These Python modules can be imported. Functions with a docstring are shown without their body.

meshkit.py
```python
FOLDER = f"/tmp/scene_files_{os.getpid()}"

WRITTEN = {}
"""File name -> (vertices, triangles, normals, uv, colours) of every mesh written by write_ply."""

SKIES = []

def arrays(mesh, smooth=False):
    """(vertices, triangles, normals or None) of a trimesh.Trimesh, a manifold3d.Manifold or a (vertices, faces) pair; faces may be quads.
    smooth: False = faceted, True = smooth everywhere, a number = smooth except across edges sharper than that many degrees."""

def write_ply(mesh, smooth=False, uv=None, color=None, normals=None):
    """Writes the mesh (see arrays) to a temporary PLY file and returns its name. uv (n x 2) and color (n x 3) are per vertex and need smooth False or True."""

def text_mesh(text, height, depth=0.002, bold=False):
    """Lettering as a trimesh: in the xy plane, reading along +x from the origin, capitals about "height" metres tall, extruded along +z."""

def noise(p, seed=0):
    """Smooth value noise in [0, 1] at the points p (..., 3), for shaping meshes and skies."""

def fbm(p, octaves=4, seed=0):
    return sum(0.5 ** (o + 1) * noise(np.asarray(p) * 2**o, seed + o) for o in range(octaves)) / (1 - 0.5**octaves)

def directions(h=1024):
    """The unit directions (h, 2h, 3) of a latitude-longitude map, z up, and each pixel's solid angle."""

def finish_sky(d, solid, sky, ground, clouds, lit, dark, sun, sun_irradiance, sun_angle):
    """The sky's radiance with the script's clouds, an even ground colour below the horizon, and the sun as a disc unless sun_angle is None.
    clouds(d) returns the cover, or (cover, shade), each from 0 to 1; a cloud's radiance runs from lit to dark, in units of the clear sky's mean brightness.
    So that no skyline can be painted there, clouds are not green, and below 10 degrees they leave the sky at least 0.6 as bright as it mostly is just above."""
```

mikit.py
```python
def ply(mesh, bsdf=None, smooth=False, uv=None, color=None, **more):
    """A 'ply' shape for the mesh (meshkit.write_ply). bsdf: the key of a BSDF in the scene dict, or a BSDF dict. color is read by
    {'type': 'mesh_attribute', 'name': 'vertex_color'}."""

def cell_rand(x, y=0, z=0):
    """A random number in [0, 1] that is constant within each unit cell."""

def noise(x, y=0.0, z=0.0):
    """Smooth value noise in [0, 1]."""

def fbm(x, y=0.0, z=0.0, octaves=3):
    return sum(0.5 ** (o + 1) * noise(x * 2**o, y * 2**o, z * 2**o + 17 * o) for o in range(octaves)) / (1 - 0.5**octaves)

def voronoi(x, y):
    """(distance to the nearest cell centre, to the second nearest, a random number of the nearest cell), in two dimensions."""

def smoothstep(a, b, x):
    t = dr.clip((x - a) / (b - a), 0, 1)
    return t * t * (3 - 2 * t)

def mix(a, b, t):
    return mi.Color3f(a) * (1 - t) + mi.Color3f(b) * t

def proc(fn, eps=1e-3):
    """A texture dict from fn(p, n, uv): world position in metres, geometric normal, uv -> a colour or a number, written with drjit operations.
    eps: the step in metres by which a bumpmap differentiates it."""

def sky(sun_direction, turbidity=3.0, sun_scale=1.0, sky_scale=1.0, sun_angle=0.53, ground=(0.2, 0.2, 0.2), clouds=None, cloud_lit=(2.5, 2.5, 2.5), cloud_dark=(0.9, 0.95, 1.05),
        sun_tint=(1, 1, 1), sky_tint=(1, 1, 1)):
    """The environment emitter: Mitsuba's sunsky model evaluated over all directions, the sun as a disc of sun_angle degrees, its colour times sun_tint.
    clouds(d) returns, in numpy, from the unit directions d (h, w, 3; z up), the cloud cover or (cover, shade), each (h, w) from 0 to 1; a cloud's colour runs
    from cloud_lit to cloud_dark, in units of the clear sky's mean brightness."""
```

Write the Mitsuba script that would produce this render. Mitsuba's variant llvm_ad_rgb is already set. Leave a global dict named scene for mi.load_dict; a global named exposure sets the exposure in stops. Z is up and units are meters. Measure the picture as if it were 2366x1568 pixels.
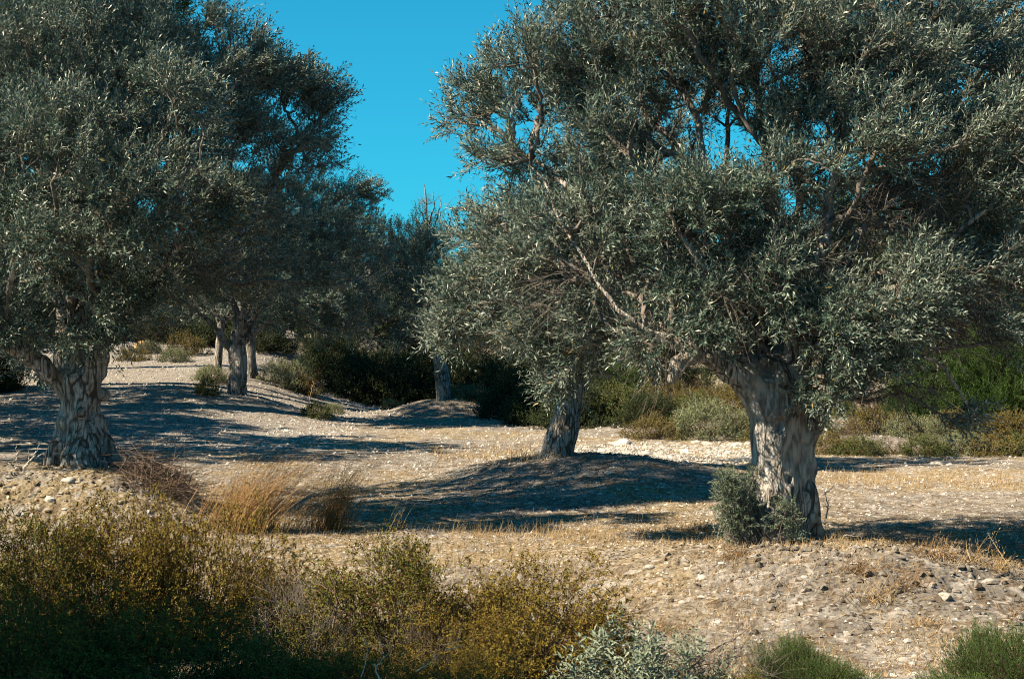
import math
import numpy as np, trimesh, drjit as dr, mitsuba as mi
import mikit, meshkit
from mikit import noise, fbm, mix, smoothstep, cell_rand, voronoi
from scipy.spatial import cKDTree

# ------------------------------------------------------------------ camera, sky, exposure
T = mi.ScalarTransform4f
EYE = np.array([0.0, 0.0, 2.2])
FOCAL = 3285.0 / 2365.0                      # focal length in frame widths
scene, labels = {}, {}
scene['camera'] = {'type': 'perspective', 'fov': math.degrees(2 * math.atan(0.5 / FOCAL)), 'fov_axis': 'x', 'near_clip': 0.1, 'far_clip': 2000.0,
                   'to_world': T().look_at(origin=EYE.tolist(), target=[0, 100, 2.2 + 100 * 16 / 3285.0], up=[0, 0, 1])}
SUN_AZ, SUN_EL = math.radians(22), math.radians(42)   # from the left, a little behind the camera
SUN = (-math.cos(SUN_AZ) * math.cos(SUN_EL), -math.sin(SUN_AZ) * math.cos(SUN_EL), math.sin(SUN_EL))
scene['sky'] = mikit.sky(SUN, turbidity=2, sun_scale=1.0, sky_scale=0.285, sun_tint=(1.0, 0.98, 0.95), sky_tint=(0.19, 1.50, 1.58), ground=(0.12, 0.1, 0.07))
exposure = 3.32

# ------------------------------------------------------------------ helpers
TRI = [0]


def unit(v):
    v = np.asarray(v, float)
    return v / (np.linalg.norm(v, axis=-1, keepdims=True) + 1e-12)


def W(u, v, Y):
    """A point at distance Y in front of the camera that is seen at (u, v) of the photograph, 2365 units wide."""
    return np.array([(u - 1182.5) / 3285.0 * Y, Y, 2.2 + (800.0 - v) / 3285.0 * Y])


def add(key, mesh, bsdf, label=None, category=None, group=None, kind=None, smooth=False, uv=None):
    if isinstance(mesh, tuple):
        TRI[0] += len(mesh[1])
    else:
        TRI[0] += len(mesh.faces)
    scene[key] = mikit.ply(mesh, bsdf, smooth=smooth, uv=uv)
    tag(key, label, category, group, kind)
    return key


def tag(key, label=None, category=None, group=None, kind=None):
    d = {k: v for k, v in (('label', label), ('category', category), ('group', group), ('kind', kind)) if v}
    if d:
        labels[key] = d


COUNT = {}


def numbered(name):
    n = COUNT.get(name, 0)
    COUNT[name] = n + 1
    return name if n == 0 else f'{name}_{n:03d}'


def ribbon_tube(P, R, sides=6, cap=False):
    """A tube along the polyline P with radii R."""
    P, R = np.asarray(P, float), np.asarray(R, float)
    t = unit(np.gradient(P, axis=0))
    ref = np.where(np.abs(t[:, 2:3]) < 0.9, [[0, 0, 1.0]], [[1.0, 0, 0]]) if abs(t[:, 2].mean()) < 0.75 else np.tile([[1.0, 0.2, 0]], (len(P), 1))
    a = unit(np.cross(t, ref))
    b = np.cross(t, a)
    ang = np.arange(sides) * 2 * np.pi / sides
    v = P[:, None] + R[:, None, None] * (np.cos(ang)[None, :, None] * a[:, None] + np.sin(ang)[None, :, None] * b[:, None])
    i, j = np.meshgrid(np.arange(len(P) - 1), np.arange(sides), indexing='ij')
    k = (j + 1) % sides
    q = np.stack([i * sides + j, i * sides + k, (i + 1) * sides + k, (i + 1) * sides + j], -1).reshape(-1, 4)
    f = np.vstack([q[:, [0, 1, 2]], q[:, [0, 2, 3]]])
    v = v.reshape(-1, 3)
    if cap:
        n = len(v)
        v = np.vstack([v, P[-1:] + t[-1] * R[-1] * 0.4])
        e = (len(P) - 1) * sides
        f = np.vstack([f, np.stack([e + np.arange(sides), e + (np.arange(sides) + 1) % sides, np.full(sides, n)], 1)])
    return v, f


def join(parts):
    at, V, F = 0, [], []
    for v, f in parts:
        V.append(v); F.append(f + at); at += len(v)
    return np.vstack(V), np.vstack(F)


def spline(P, n):
    """Catmull-Rom through the rows of P (any columns), n points."""
    P = np.asarray(P, float)
    if len(P) == 2:
        s = np.linspace(0, 1, n)[:, None]
        return P[0] * (1 - s) + P[1] * s
    Q = np.vstack([2 * P[0] - P[1], P, 2 * P[-1] - P[-2]])
    x = np.linspace(0, len(P) - 1 - 1e-9, n)
    i = x.astype(int); t = (x - i)[:, None]
    p0, p1, p2, p3 = Q[i], Q[i + 1], Q[i + 2], Q[i + 3]
    return 0.5 * (2 * p1 + (p2 - p0) * t + (2 * p0 - 5 * p1 + 4 * p2 - p3) * t ** 2 + (3 * p1 - p0 - 3 * p2 + p3) * t ** 3)


def shoots_mesh(O, D, L, r=0.0015, bend=None, segs=2):
    """Thin three-sided stems, one per shoot; bend = sideways offset of the tip."""
    n = len(O)
    a = unit(np.cross(D, [0.3, 0.5, 0.81])); b = np.cross(D, a)
    bend = np.zeros((n, 3)) if bend is None else bend
    rings = []
    for s in range(segs + 1):
        t = s / segs
        c = O + D * (L * t)[:, None] + bend * t * t
        rr = r * (1.0 - 0.75 * t)
        for k in range(3):
            w = 2 * np.pi * k / 3
            rings.append(c + (a * math.cos(w) + b * math.sin(w)) * (rr if np.isscalar(rr) else rr[:, None]))
    V = np.stack(rings, 1)                                      # n, (segs+1)*3, 3
    f = []
    for s in range(segs):
        for k in range(3):
            p, q = s * 3 + k, s * 3 + (k + 1) % 3
            f += [[p, q, q + 3], [p, q + 3, p + 3]]
    F = (np.arange(n) * V.shape[1])[:, None, None] + np.array(f)[None]
    return V.reshape(-1, 3), F.reshape(-1, 3)


def leaves_mesh(O, D, L, m, rng, ll, lw, bend=None, ang=(35, 65), up=0.6, start=0.12, opposite=True, droop=0.08):
    """m leaves along each shoot, two triangles each, upper side outwards. Returns (V, F), uv with uv.x random per leaf."""
    n = len(O)
    bend = np.zeros((n, 3)) if bend is None else bend
    a = unit(np.cross(D, [0.3, 0.5, 0.81])); b = np.cross(D, a)
    phi0 = rng.uniform(0, 2 * np.pi, n)
    Os, As, Ns, Ls = [], [], [], []
    for j in range(m):
        t = start + (1 - start) * (j // 2 * 2 if opposite else j) / max(m - 1, 1)
        t = np.clip(t + rng.uniform(-0.02, 0.02, n), 0, 1)
        o = O + D * (L * t)[:, None] + bend * (t * t)[:, None]
        d = unit(D * L[:, None] + 2 * bend * t[:, None])
        phi = phi0 + (np.pi * (j % 2) + 0.5 * np.pi * (j // 2) if opposite else 2.399 * j) + rng.uniform(-0.4, 0.4, n)
        al = np.radians(rng.uniform(*ang, n)) * (1 - 0.35 * t)
        side = a * np.cos(phi)[:, None] + b * np.sin(phi)[:, None]
        ax = unit(d * np.cos(al)[:, None] + side * np.sin(al)[:, None])
        nn = d * np.sin(al)[:, None] - side * np.cos(al)[:, None]           # the upper side faces the shoot's tip
        nn = nn + np.array([0, 0, 1.0]) * up + rng.normal(0, 0.6, (n, 3))
        nn = unit(nn - ax * (nn * ax).sum(1, keepdims=True))
        Os.append(o); As.append(ax); Ns.append(nn)
        Ls.append(ll * rng.uniform(0.7, 1.2, n) * (1.0 - 0.3 * (t - 0.6) ** 2))
    O, A, N, Lf = np.concatenate(Os), np.concatenate(As), np.concatenate(Ns), np.concatenate(Ls)
    B = np.cross(N, A)
    k = len(O)
    w = lw * rng.uniform(0.8, 1.15, k) * Lf / ll
    mid = O + A * (Lf * 0.5)[:, None]
    tip = O + A * Lf[:, None] - N * (Lf * droop * rng.uniform(-0.5, 2, k))[:, None]
    V = np.stack([O, mid - B * (w / 2)[:, None] + N * (w * 0.16)[:, None], tip, mid + B * (w / 2)[:, None] + N * (w * 0.16)[:, None]], 1).reshape(-1, 3)
    F = ((np.arange(k) * 4)[:, None, None] + np.array([[0, 1, 2], [0, 2, 3]])[None]).reshape(-1, 3)
    r = rng.random(k)
    uv = np.stack([np.repeat(r, 4), np.tile([0, 0.5, 1, 0.5], k)], 1)
    return (V, F), uv


def surface_nets(vol, org, h):
    """Vertices and triangles of the zero level of vol (negative inside)."""
    s = vol < 0
    nx, ny, nz = vol.shape
    acc = np.zeros((nx - 1, ny - 1, nz - 1, 3)); cnt = np.zeros((nx - 1, ny - 1, nz - 1))
    cells = lambda o: vol[o[0]:nx - 1 + o[0], o[1]:ny - 1 + o[1], o[2]:nz - 1 + o[2]]
    corners = [(i, j, k) for i in (0, 1) for j in (0, 1) for k in (0, 1)]
    for c in corners:
        for ax in range(3):
            if c[ax] == 0:
                c2 = list(c); c2[ax] = 1
                va, vb = cells(c), cells(c2)
                cross = (va < 0) != (vb < 0)
                t = np.where(cross, va / np.where(cross, va - vb, 1), 0)
                for d in range(3):
                    acc[..., d] += np.where(cross, (t if d == ax else c[d]), 0)
                cnt += cross
    act = cnt > 0
    idx = -np.ones(act.shape, int); idx[act] = np.arange(act.sum())
    ijk = np.argwhere(act)
    V = (ijk + acc[act] / cnt[act][:, None]) * h + org
    F = []
    for ax in range(3):
        o1, o2 = [(1, 2), (2, 0), (0, 1)][ax]
        sl_a = [slice(None)] * 3; sl_b = [slice(None)] * 3
        sl_a[ax] = slice(0, -1); sl_b[ax] = slice(1, None)
        A, B = s[tuple(sl_a)], s[tuple(sl_b)]
        e = np.argwhere(A != B)
        e = e[(e[:, o1] > 0) & (e[:, o2] > 0) & (e[:, o1] < vol.shape[o1] - 1) & (e[:, o2] < vol.shape[o2] - 1)]
        if not len(e):
            continue
        ins = A[tuple(e.T)]
        q = []
        for da, db in ((0, 0), (1, 0), (1, 1), (0, 1)):
            p = e.copy(); p[:, o1] -= da; p[:, o2] -= db
            q.append(idx[tuple(p.T)])
        q = np.stack(q, 1)
        q = np.where(ins[:, None], q, q[:, ::-1])
        F += [q[:, [0, 1, 2]], q[:, [0, 2, 3]]]
    return V, np.vstack(F)


def gnarled(cones, res, seed, holes=(), rough=0.038, blend=0.06, bumps=()):
    """A twisted olive trunk: tapered capsules melted together, furrowed along the grain, with holes."""
    pts = np.array([c[0] for c in cones] + [c[1] for c in cones]); rad = max(max(c[2], c[3]) for c in cones)
    lo, hi = pts.min(0) - rad - 0.12, pts.max(0) + rad + 0.12
    n = np.ceil((hi - lo) / res).astype(int) + 1
    g = np.stack(np.meshgrid(*[lo[k] + np.arange(n[k]) * res for k in range(3)], indexing='ij'), -1).astype(np.float32)
    d = np.full(g.shape[:3], 9.0, np.float32)
    for p0, p1, r0, r1 in cones:
        p0, p1 = np.asarray(p0, np.float32), np.asarray(p1, np.float32)
        m = max(r0, r1) + 0.3
        a, b = np.floor((np.minimum(p0, p1) - m - lo) / res).astype(int).clip(0), np.ceil((np.maximum(p0, p1) + m - lo) / res).astype(int)
        box = tuple(slice(a[k], b[k] + 1) for k in range(3))
        e, G, D = p1 - p0, g[box], d[box]
        t = np.clip(((G - p0) @ e) / (e @ e), 0, 1)
        w = G - p0 - t[..., None] * e
        x = np.sqrt((w * w).sum(-1)) - (r0 + (r1 - r0) * t)
        hh = np.clip(0.5 + 0.5 * (D - x) / blend, 0, 1)
        d[box] = D * (1 - hh) + x * hh - blend * hh * (1 - hh)
    band = np.abs(d) < 0.11
    p = g[band]
    tw = p[:, 2] * 0.5
    o = p - np.asarray(cones[0][0])
    q = np.stack([o[:, 0] * np.cos(tw) - o[:, 1] * np.sin(tw), o[:, 0] * np.sin(tw) + o[:, 1] * np.cos(tw), p[:, 2] * 0.16], 1) + seed
    ridge = np.abs(meshkit.noise(q * 9.0, seed) - 0.5) * 2
    f = meshkit.fbm(p * [4.5, 4.5, 1.5], 3, seed + 5) - 0.5
    d[band] += rough * (1.1 * (0.45 - ridge) + 3.2 * f) + 0.010 * (meshkit.noise(p * [34, 34, 5], seed + 9) - 0.5)
    for c, r in bumps:
        x = np.linalg.norm(g - np.asarray(c), axis=-1) - r
        hh = np.clip(0.5 + 0.5 * (d - x) / 0.07, 0, 1)
        d = d * (1 - hh) + x * hh - 0.07 * hh * (1 - hh)
    for c, r in holes:
        x = r - np.linalg.norm((g - np.asarray(c)) * [1, 0.55, 0.75], axis=-1)
        d = np.maximum(d, x)
    d[0], d[-1], d[:, 0], d[:, -1], d[:, :, 0], d[:, :, -1] = (9,) * 6
    return surface_nets(d, lo, res)


# ------------------------------------------------------------------ materials
def principled(fn, rough=0.9, spec=0.2, **more):
    return {'type': 'principled', 'base_color': mikit.proc(fn) if callable(fn) else {'type': 'rgb', 'value': list(fn)}, 'roughness': rough, 'specular': spec, **more}


def leaf_bsdf(key, front, back, rough=0.45, spec=0.5, odd=None):
    """Leaf with its own upper and lower side; uv.x is the leaf's own random number."""
    def ramp(cols):
        def fn(p, n, uv):
            c = mix(cols[0], cols[1], uv.x * uv.x * (1.6 - 0.6 * uv.x))
            if odd is not None:
                c = dr.select(uv.x > 1 - odd[0], mi.Color3f(odd[1]), c)
            return c
        return fn
    scene[key] = {'type': 'twosided', 'a': principled(ramp(front), rough, spec), 'b': principled(ramp(back), min(rough + 0.25, 0.9), 0.25)}


leaf_bsdf('olive_leaf', ((0.018, 0.038, 0.028), (0.130, 0.190, 0.150)), ((0.10, 0.138, 0.118), (0.31, 0.37, 0.32)), 0.36, 0.35, (0.010, (0.24, 0.18, 0.06)))
leaf_bsdf('hill_ochre_leaf', ((0.095, 0.078, 0.020), (0.170, 0.145, 0.045)), ((0.095, 0.078, 0.020), (0.170, 0.145, 0.045)), 0.7, 0.15, (0.2, (0.13, 0.125, 0.09)))
leaf_bsdf('hill_green_leaf', ((0.055, 0.078, 0.022), (0.115, 0.14, 0.048)), ((0.055, 0.078, 0.022), (0.115, 0.14, 0.048)), 0.7, 0.15, (0.15, (0.12, 0.105, 0.06)))
leaf_bsdf('sprout_leaf', ((0.045, 0.075, 0.045), (0.11, 0.15, 0.10)), ((0.10, 0.14, 0.10), (0.17, 0.20, 0.15)), 0.5, 0.4)
leaf_bsdf('dark_leaf', ((0.014, 0.026, 0.009), (0.038, 0.056, 0.020)), ((0.020, 0.034, 0.012), (0.046, 0.062, 0.024)), 0.6, 0.2)
leaf_bsdf('pine_leaf', ((0.026, 0.058, 0.014), (0.060, 0.105, 0.026)), ((0.026, 0.058, 0.014), (0.060, 0.105, 0.026)), 0.6, 0.2)
leaf_bsdf('burnet_leaf', ((0.126, 0.097, 0.013), (0.184, 0.158, 0.029)), ((0.117, 0.088, 0.013), (0.167, 0.135, 0.029)), 0.7, 0.12, (0.16, (0.086, 0.038, 0.014)))
leaf_bsdf('burnet_leaf_green', ((0.095, 0.097, 0.016), (0.149, 0.158, 0.034)), ((0.090, 0.086, 0.016), (0.140, 0.135, 0.034)), 0.7, 0.12, (0.2, (0.081, 0.032, 0.014)))
leaf_bsdf('sage_leaf', ((0.115, 0.155, 0.11), (0.21, 0.245, 0.185)), ((0.125, 0.16, 0.12), (0.20, 0.225, 0.19)), 0.75, 0.2)
leaf_bsdf('grey_leaf', ((0.12, 0.145, 0.08), (0.22, 0.245, 0.15)), ((0.12, 0.145, 0.08), (0.22, 0.245, 0.15)), 0.8, 0.15)
leaf_bsdf('straw', ((0.20, 0.135, 0.065), (0.34, 0.27, 0.16)), ((0.20, 0.135, 0.065), (0.34, 0.27, 0.16)), 0.7, 0.25)
leaf_bsdf('litter_leaf', ((0.045, 0.030, 0.018), (0.13, 0.095, 0.06)), ((0.06, 0.045, 0.03), (0.16, 0.13, 0.095)), 0.8, 0.2)
leaf_bsdf('ochre_straw', ((0.13, 0.058, 0.013), (0.23, 0.125, 0.038)), ((0.13, 0.058, 0.013), (0.23, 0.125, 0.038)), 0.6, 0.3)
leaf_bsdf('tuft_straw', ((0.12, 0.058, 0.018), (0.34, 0.22, 0.085)), ((0.12, 0.058, 0.018), (0.34, 0.22, 0.085)), 0.6, 0.3)
leaf_bsdf('dry_weed_leaf', ((0.12, 0.07, 0.03), (0.22, 0.145, 0.07)), ((0.12, 0.07, 0.03), (0.22, 0.145, 0.07)), 0.7, 0.2)


def fissure(p):
    q = noise(p.x * 5, p.y * 5, p.z * 4) * 0.9
    a = 1 - dr.abs(2 * noise(p.x * 24 + q, p.y * 24 - q, p.z * 4.2) - 1)
    b = 1 - dr.abs(2 * noise(p.x * 52 - q, p.y * 52 + q, p.z * 9.0 + 7) - 1)
    return smoothstep(0.72, 0.98, a), smoothstep(0.70, 0.98, b)


def bark_color(p, n, uv):
    g = fbm(p.x * 22, p.y * 22, p.z * 6, 3)
    a, b = fissure(p)
    c = mix((0.15, 0.142, 0.132), (0.35, 0.342, 0.328), smoothstep(0.28, 0.62, g))
    c = mix(c, (0.20, 0.185, 0.15), 0.5 * smoothstep(0.52, 0.72, noise(p.x * 6, p.y * 6, p.z * 3)))    # lichen and weathering
    return mix(c, (0.04, 0.031, 0.025), dr.clip((0.72 * a + 0.4 * b) * (0.35 + 0.9 * smoothstep(0.35, 0.65, noise(p.x * 3 + 3, p.y * 3, p.z * 1.7))), 0, 0.9))


def bark_bump(p, n, uv):
    a, b = fissure(p)
    return 0.7 * fbm(p.x * 34, p.y * 34, p.z * 9, 3) - 0.5 * a - 0.25 * b


scene['bark'] = {'type': 'twosided', 'a': {'type': 'bumpmap', 'arbitrary': mikit.proc(bark_bump, 2e-3), 'scale': 0.03, 'b': principled(bark_color, 0.9, 0.15)}}
scene['twig'] = {'type': 'twosided', 'a': principled(lambda p, n, uv: mix((0.06, 0.05, 0.044), (0.19, 0.175, 0.16), noise(p.x * 9, p.y * 9, p.z * 9)), 0.85, 0.2)}
scene['brown_stem'] = {'type': 'twosided', 'a': principled((0.055, 0.036, 0.024), 0.9, 0.15)}
scene['dead_wood'] = {'type': 'twosided', 'a': principled(lambda p, n, uv: mix((0.078, 0.055, 0.043), (0.187, 0.14, 0.109), noise(p.x * 13, p.y * 13, p.z * 13)), 0.85, 0.2)}
scene['bleached_wood'] = {'type': 'twosided', 'a': principled(lambda p, n, uv: mix((0.328, 0.296, 0.265), (0.484, 0.452, 0.406), noise(p.x * 23, p.y * 23, p.z * 23)), 0.85, 0.2)}


def ground_color(p, n, uv):
    big = fbm(p.x * 0.45, p.y * 0.45, 3.0, 3)
    mid = fbm(p.x * 3.0, p.y * 3.0, 7.0, 3)
    fine = noise(p.x * 42, p.y * 42, p.z * 42)
    grit = noise(p.x * 15, p.y * 15, 2.0)
    c = mix((0.120, 0.113, 0.103), (0.170, 0.143, 0.096), smoothstep(0.40, 0.60, big))      # soil to straw-covered
    c = mix(c, (0.185, 0.180, 0.170), 0.75 * smoothstep(0.48, 0.66, mid))                     # stony
    stony = smoothstep(26.0, 36.0, p.y) * smoothstep(-2.0, -6.0, p.x)
    c = mix(c, (0.18, 0.178, 0.175), 0.8 * stony)                                             # gravel slope at the back left
    c = mix(c, (0.045, 0.032, 0.022), 0.8 * smoothstep(0.55, 0.80, fine))                      # litter
    c = mix(c, (0.075, 0.055, 0.036), 0.6 * smoothstep(0.56, 0.72, fbm(p.x * 8 + 5, p.y * 8, 4.0, 3)))
    return mix(c, (0.27, 0.262, 0.25), 0.55 * smoothstep(0.70, 0.85, grit))


def ground_bump(p, n, uv):
    return fbm(p.x * 16, p.y * 16, p.z * 3, 4)


scene['ground_soil'] = {'type': 'bumpmap', 'arbitrary': mikit.proc(ground_bump, 6e-3), 'scale': 0.05, 'b': principled(ground_color, 0.95, 0.1)}


def stone_color(p, n, uv):
    g = fbm(p.x * 9, p.y * 9, p.z * 9, 3)
    c = mix((0.25, 0.243, 0.228), (0.42, 0.412, 0.39), smoothstep(0.3, 0.7, g))
    return mix(c, (0.12, 0.11, 0.095), 0.6 * smoothstep(0.66, 0.8, noise(p.x * 31, p.y * 31, p.z * 31)))


scene['limestone'] = principled(stone_color, 0.9, 0.15)
scene['ochre_earth'] = {'type': 'bumpmap', 'arbitrary': mikit.proc(lambda p, n, uv: fbm(p.x * 7, p.y * 7, p.z * 7, 3)), 'scale': 0.1,
                        'b': principled(lambda p, n, uv: mix((0.156, 0.07, 0.031), (0.484, 0.328, 0.187), smoothstep(0.3, 0.65, fbm(p.x * 2, p.y * 2, p.z * 5, 3))), 0.95, 0.1)}

# ------------------------------------------------------------------ ground
MOUNDS = [(2.75, 13.2, 2.0, 1.9, 0.36), (3.5, 12.1, 1.3, 0.75, 0.17), (-6.3, 17.7, 2.3, 1.5, 0.72), (-4.6, 17.0, 0.9, 0.9, 0.20), (1.25, 24.0, 2.1, 2.0, 0.36), (-2.2, 47.0, 1.7, 1.8, 0.45), (-7.9, 41.0, 2.6, 2.0, 0.42)]


def ss(a, b, x):
    t = np.clip((x - a) / (b - a), 0, 1)
    return t * t * (3 - 2 * t)


def height(x, y, detail=True):
    x, y = np.asarray(x, float), np.asarray(y, float)
    z = 0.062 * np.clip(y - 28, 0, 36) * ss(-4.5, -11, x) + 0.055 * np.clip(y - 31, 0, 20) * ss(0.5, 5, x) + 0.02 * np.clip(y - 56, 0, 60) + 0.11 * np.clip(y - 78, 0, 70)
    z = z + 0.55 * ss(6.5, 2.0, y)
    for cx, cy, rx, ry, h in MOUNDS:
        q = ((x - cx) / rx) ** 2 + ((y - cy) / ry) ** 2
        z = z + h * np.exp(-q ** 1.25)
    p = np.stack([x, y, 0 * x], -1)
    z = z + 0.10 * (meshkit.fbm(p * 0.35, 3, 3) - 0.5) * ss(2, 9, y)
    if detail:
        m = np.zeros_like(x)
        for cx, cy, rx, ry, h in MOUNDS[:4]:
            m = np.maximum(m, np.exp(-((x - cx) / rx / 1.15) ** 2 - ((y - cy) / ry / 1.15) ** 2))
        z = z + 0.07 * (meshkit.fbm(p * 2.2, 3, 8) - 0.5) + (0.035 + 0.10 * m) * (meshkit.fbm(p * 7.5, 3, 11) - 0.5)
    return z


def on_ground(u, v):
    """Where the ground is seen at (u, v) of the photograph."""
    u, v = np.atleast_1d(np.asarray(u, float)), np.atleast_1d(np.asarray(v, float))
    Y = np.geomspace(5, 160, 900)
    x = (u[:, None] - 1182.5) / 3285 * Y; z = 2.2 + (800 - v[:, None]) / 3285 * Y
    g = height(x, np.broadcast_to(Y, x.shape), False)
    k = np.argmax(z < g, 1)
    Yk = Y[k]
    xk = (u - 1182.5) / 3285 * Yk
    return np.stack([xk, Yk, height(xk, Yk)], 1)


def graded(a, b, step, far, growth):
    out, s = list(np.arange(a, b, step)), step
    while out[-1] < far:
        s *= growth
        out.append(out[-1] + s)
    return out


ys = np.array([-60, -30, -15, -8, -4, -1, 1, 3, 5, 6.5] + graded(7.5, 19, 0.07, 400, 1.035))
xr = np.array(graded(0, 5.6, 0.075, 320, 1.07))
xs = np.concatenate([-xr[:0:-1], xr])
gx, gy = np.meshgrid(xs, ys, indexing='ij')
gz = height(gx, gy)
gi = np.arange(gx.size).reshape(gx.shape)
quad = np.stack([gi[:-1, :-1], gi[1:, :-1], gi[1:, 1:], gi[:-1, 1:]], -1).reshape(-1, 4)
add('ground', (np.stack([gx, gy, gz], -1).reshape(-1, 3), np.vstack([quad[:, [0, 1, 2]], quad[:, [0, 2, 3]]])), 'ground_soil', kind='structure', smooth=True,
    label='dry stony ground of the olive grove with pale soil and straw')


# ------------------------------------------------------------------ trees
def grow(seedP, seedL, pts, bf=0.35):
    """Joins the points to the skeleton one by one, nearest first (with a cost for long ways). Returns the parents (index over seeds + points) in order of joining."""
    S, N = len(seedP), len(pts)
    d = np.linalg.norm(pts[:, None] - seedP[None], axis=2) + bf * seedL[None]
    par = d.argmin(1); best = d[np.arange(N), par]
    order, parent, length = [], np.zeros(N, int), np.zeros(N)
    alive = np.ones(N, bool)
    allL = np.concatenate([seedL, np.zeros(N)]); allP = np.vstack([seedP, pts])
    for _ in range(N):
        j = int(np.argmin(np.where(alive, best, 1e9)))
        alive[j] = False
        parent[j] = par[j]
        allL[S + j] = allL[par[j]] + np.linalg.norm(pts[j] - allP[par[j]])
        order.append(j)
        c = np.linalg.norm(pts - pts[j], axis=1) + bf * allL[S + j]
        up = alive & (c < best)
        best[up] = c[up]; par[up] = S + j
    return np.array(order), parent


def clump_points(clumps, rng, gate=0.0):
    """Points in ellipsoids (centre, radii, number, bare), thicker near the skin, with holes where the noise is low."""
    P, bare = [], []
    for c, r, n, b in clumps:
        q = unit(rng.normal(size=(n * 3, 3))) * (rng.random((n * 3, 1)) ** (1 / 2.2))
        p = np.asarray(c) + q * np.asarray(r)
        if gate:
            p = p[meshkit.noise(p * 1.9, 77) > gate * rng.uniform(0.6, 1.2, len(p))]
        p = p[:n]
        P.append(p); bare += [b] * len(p)
    return np.vstack(P), np.array(bare)


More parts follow.
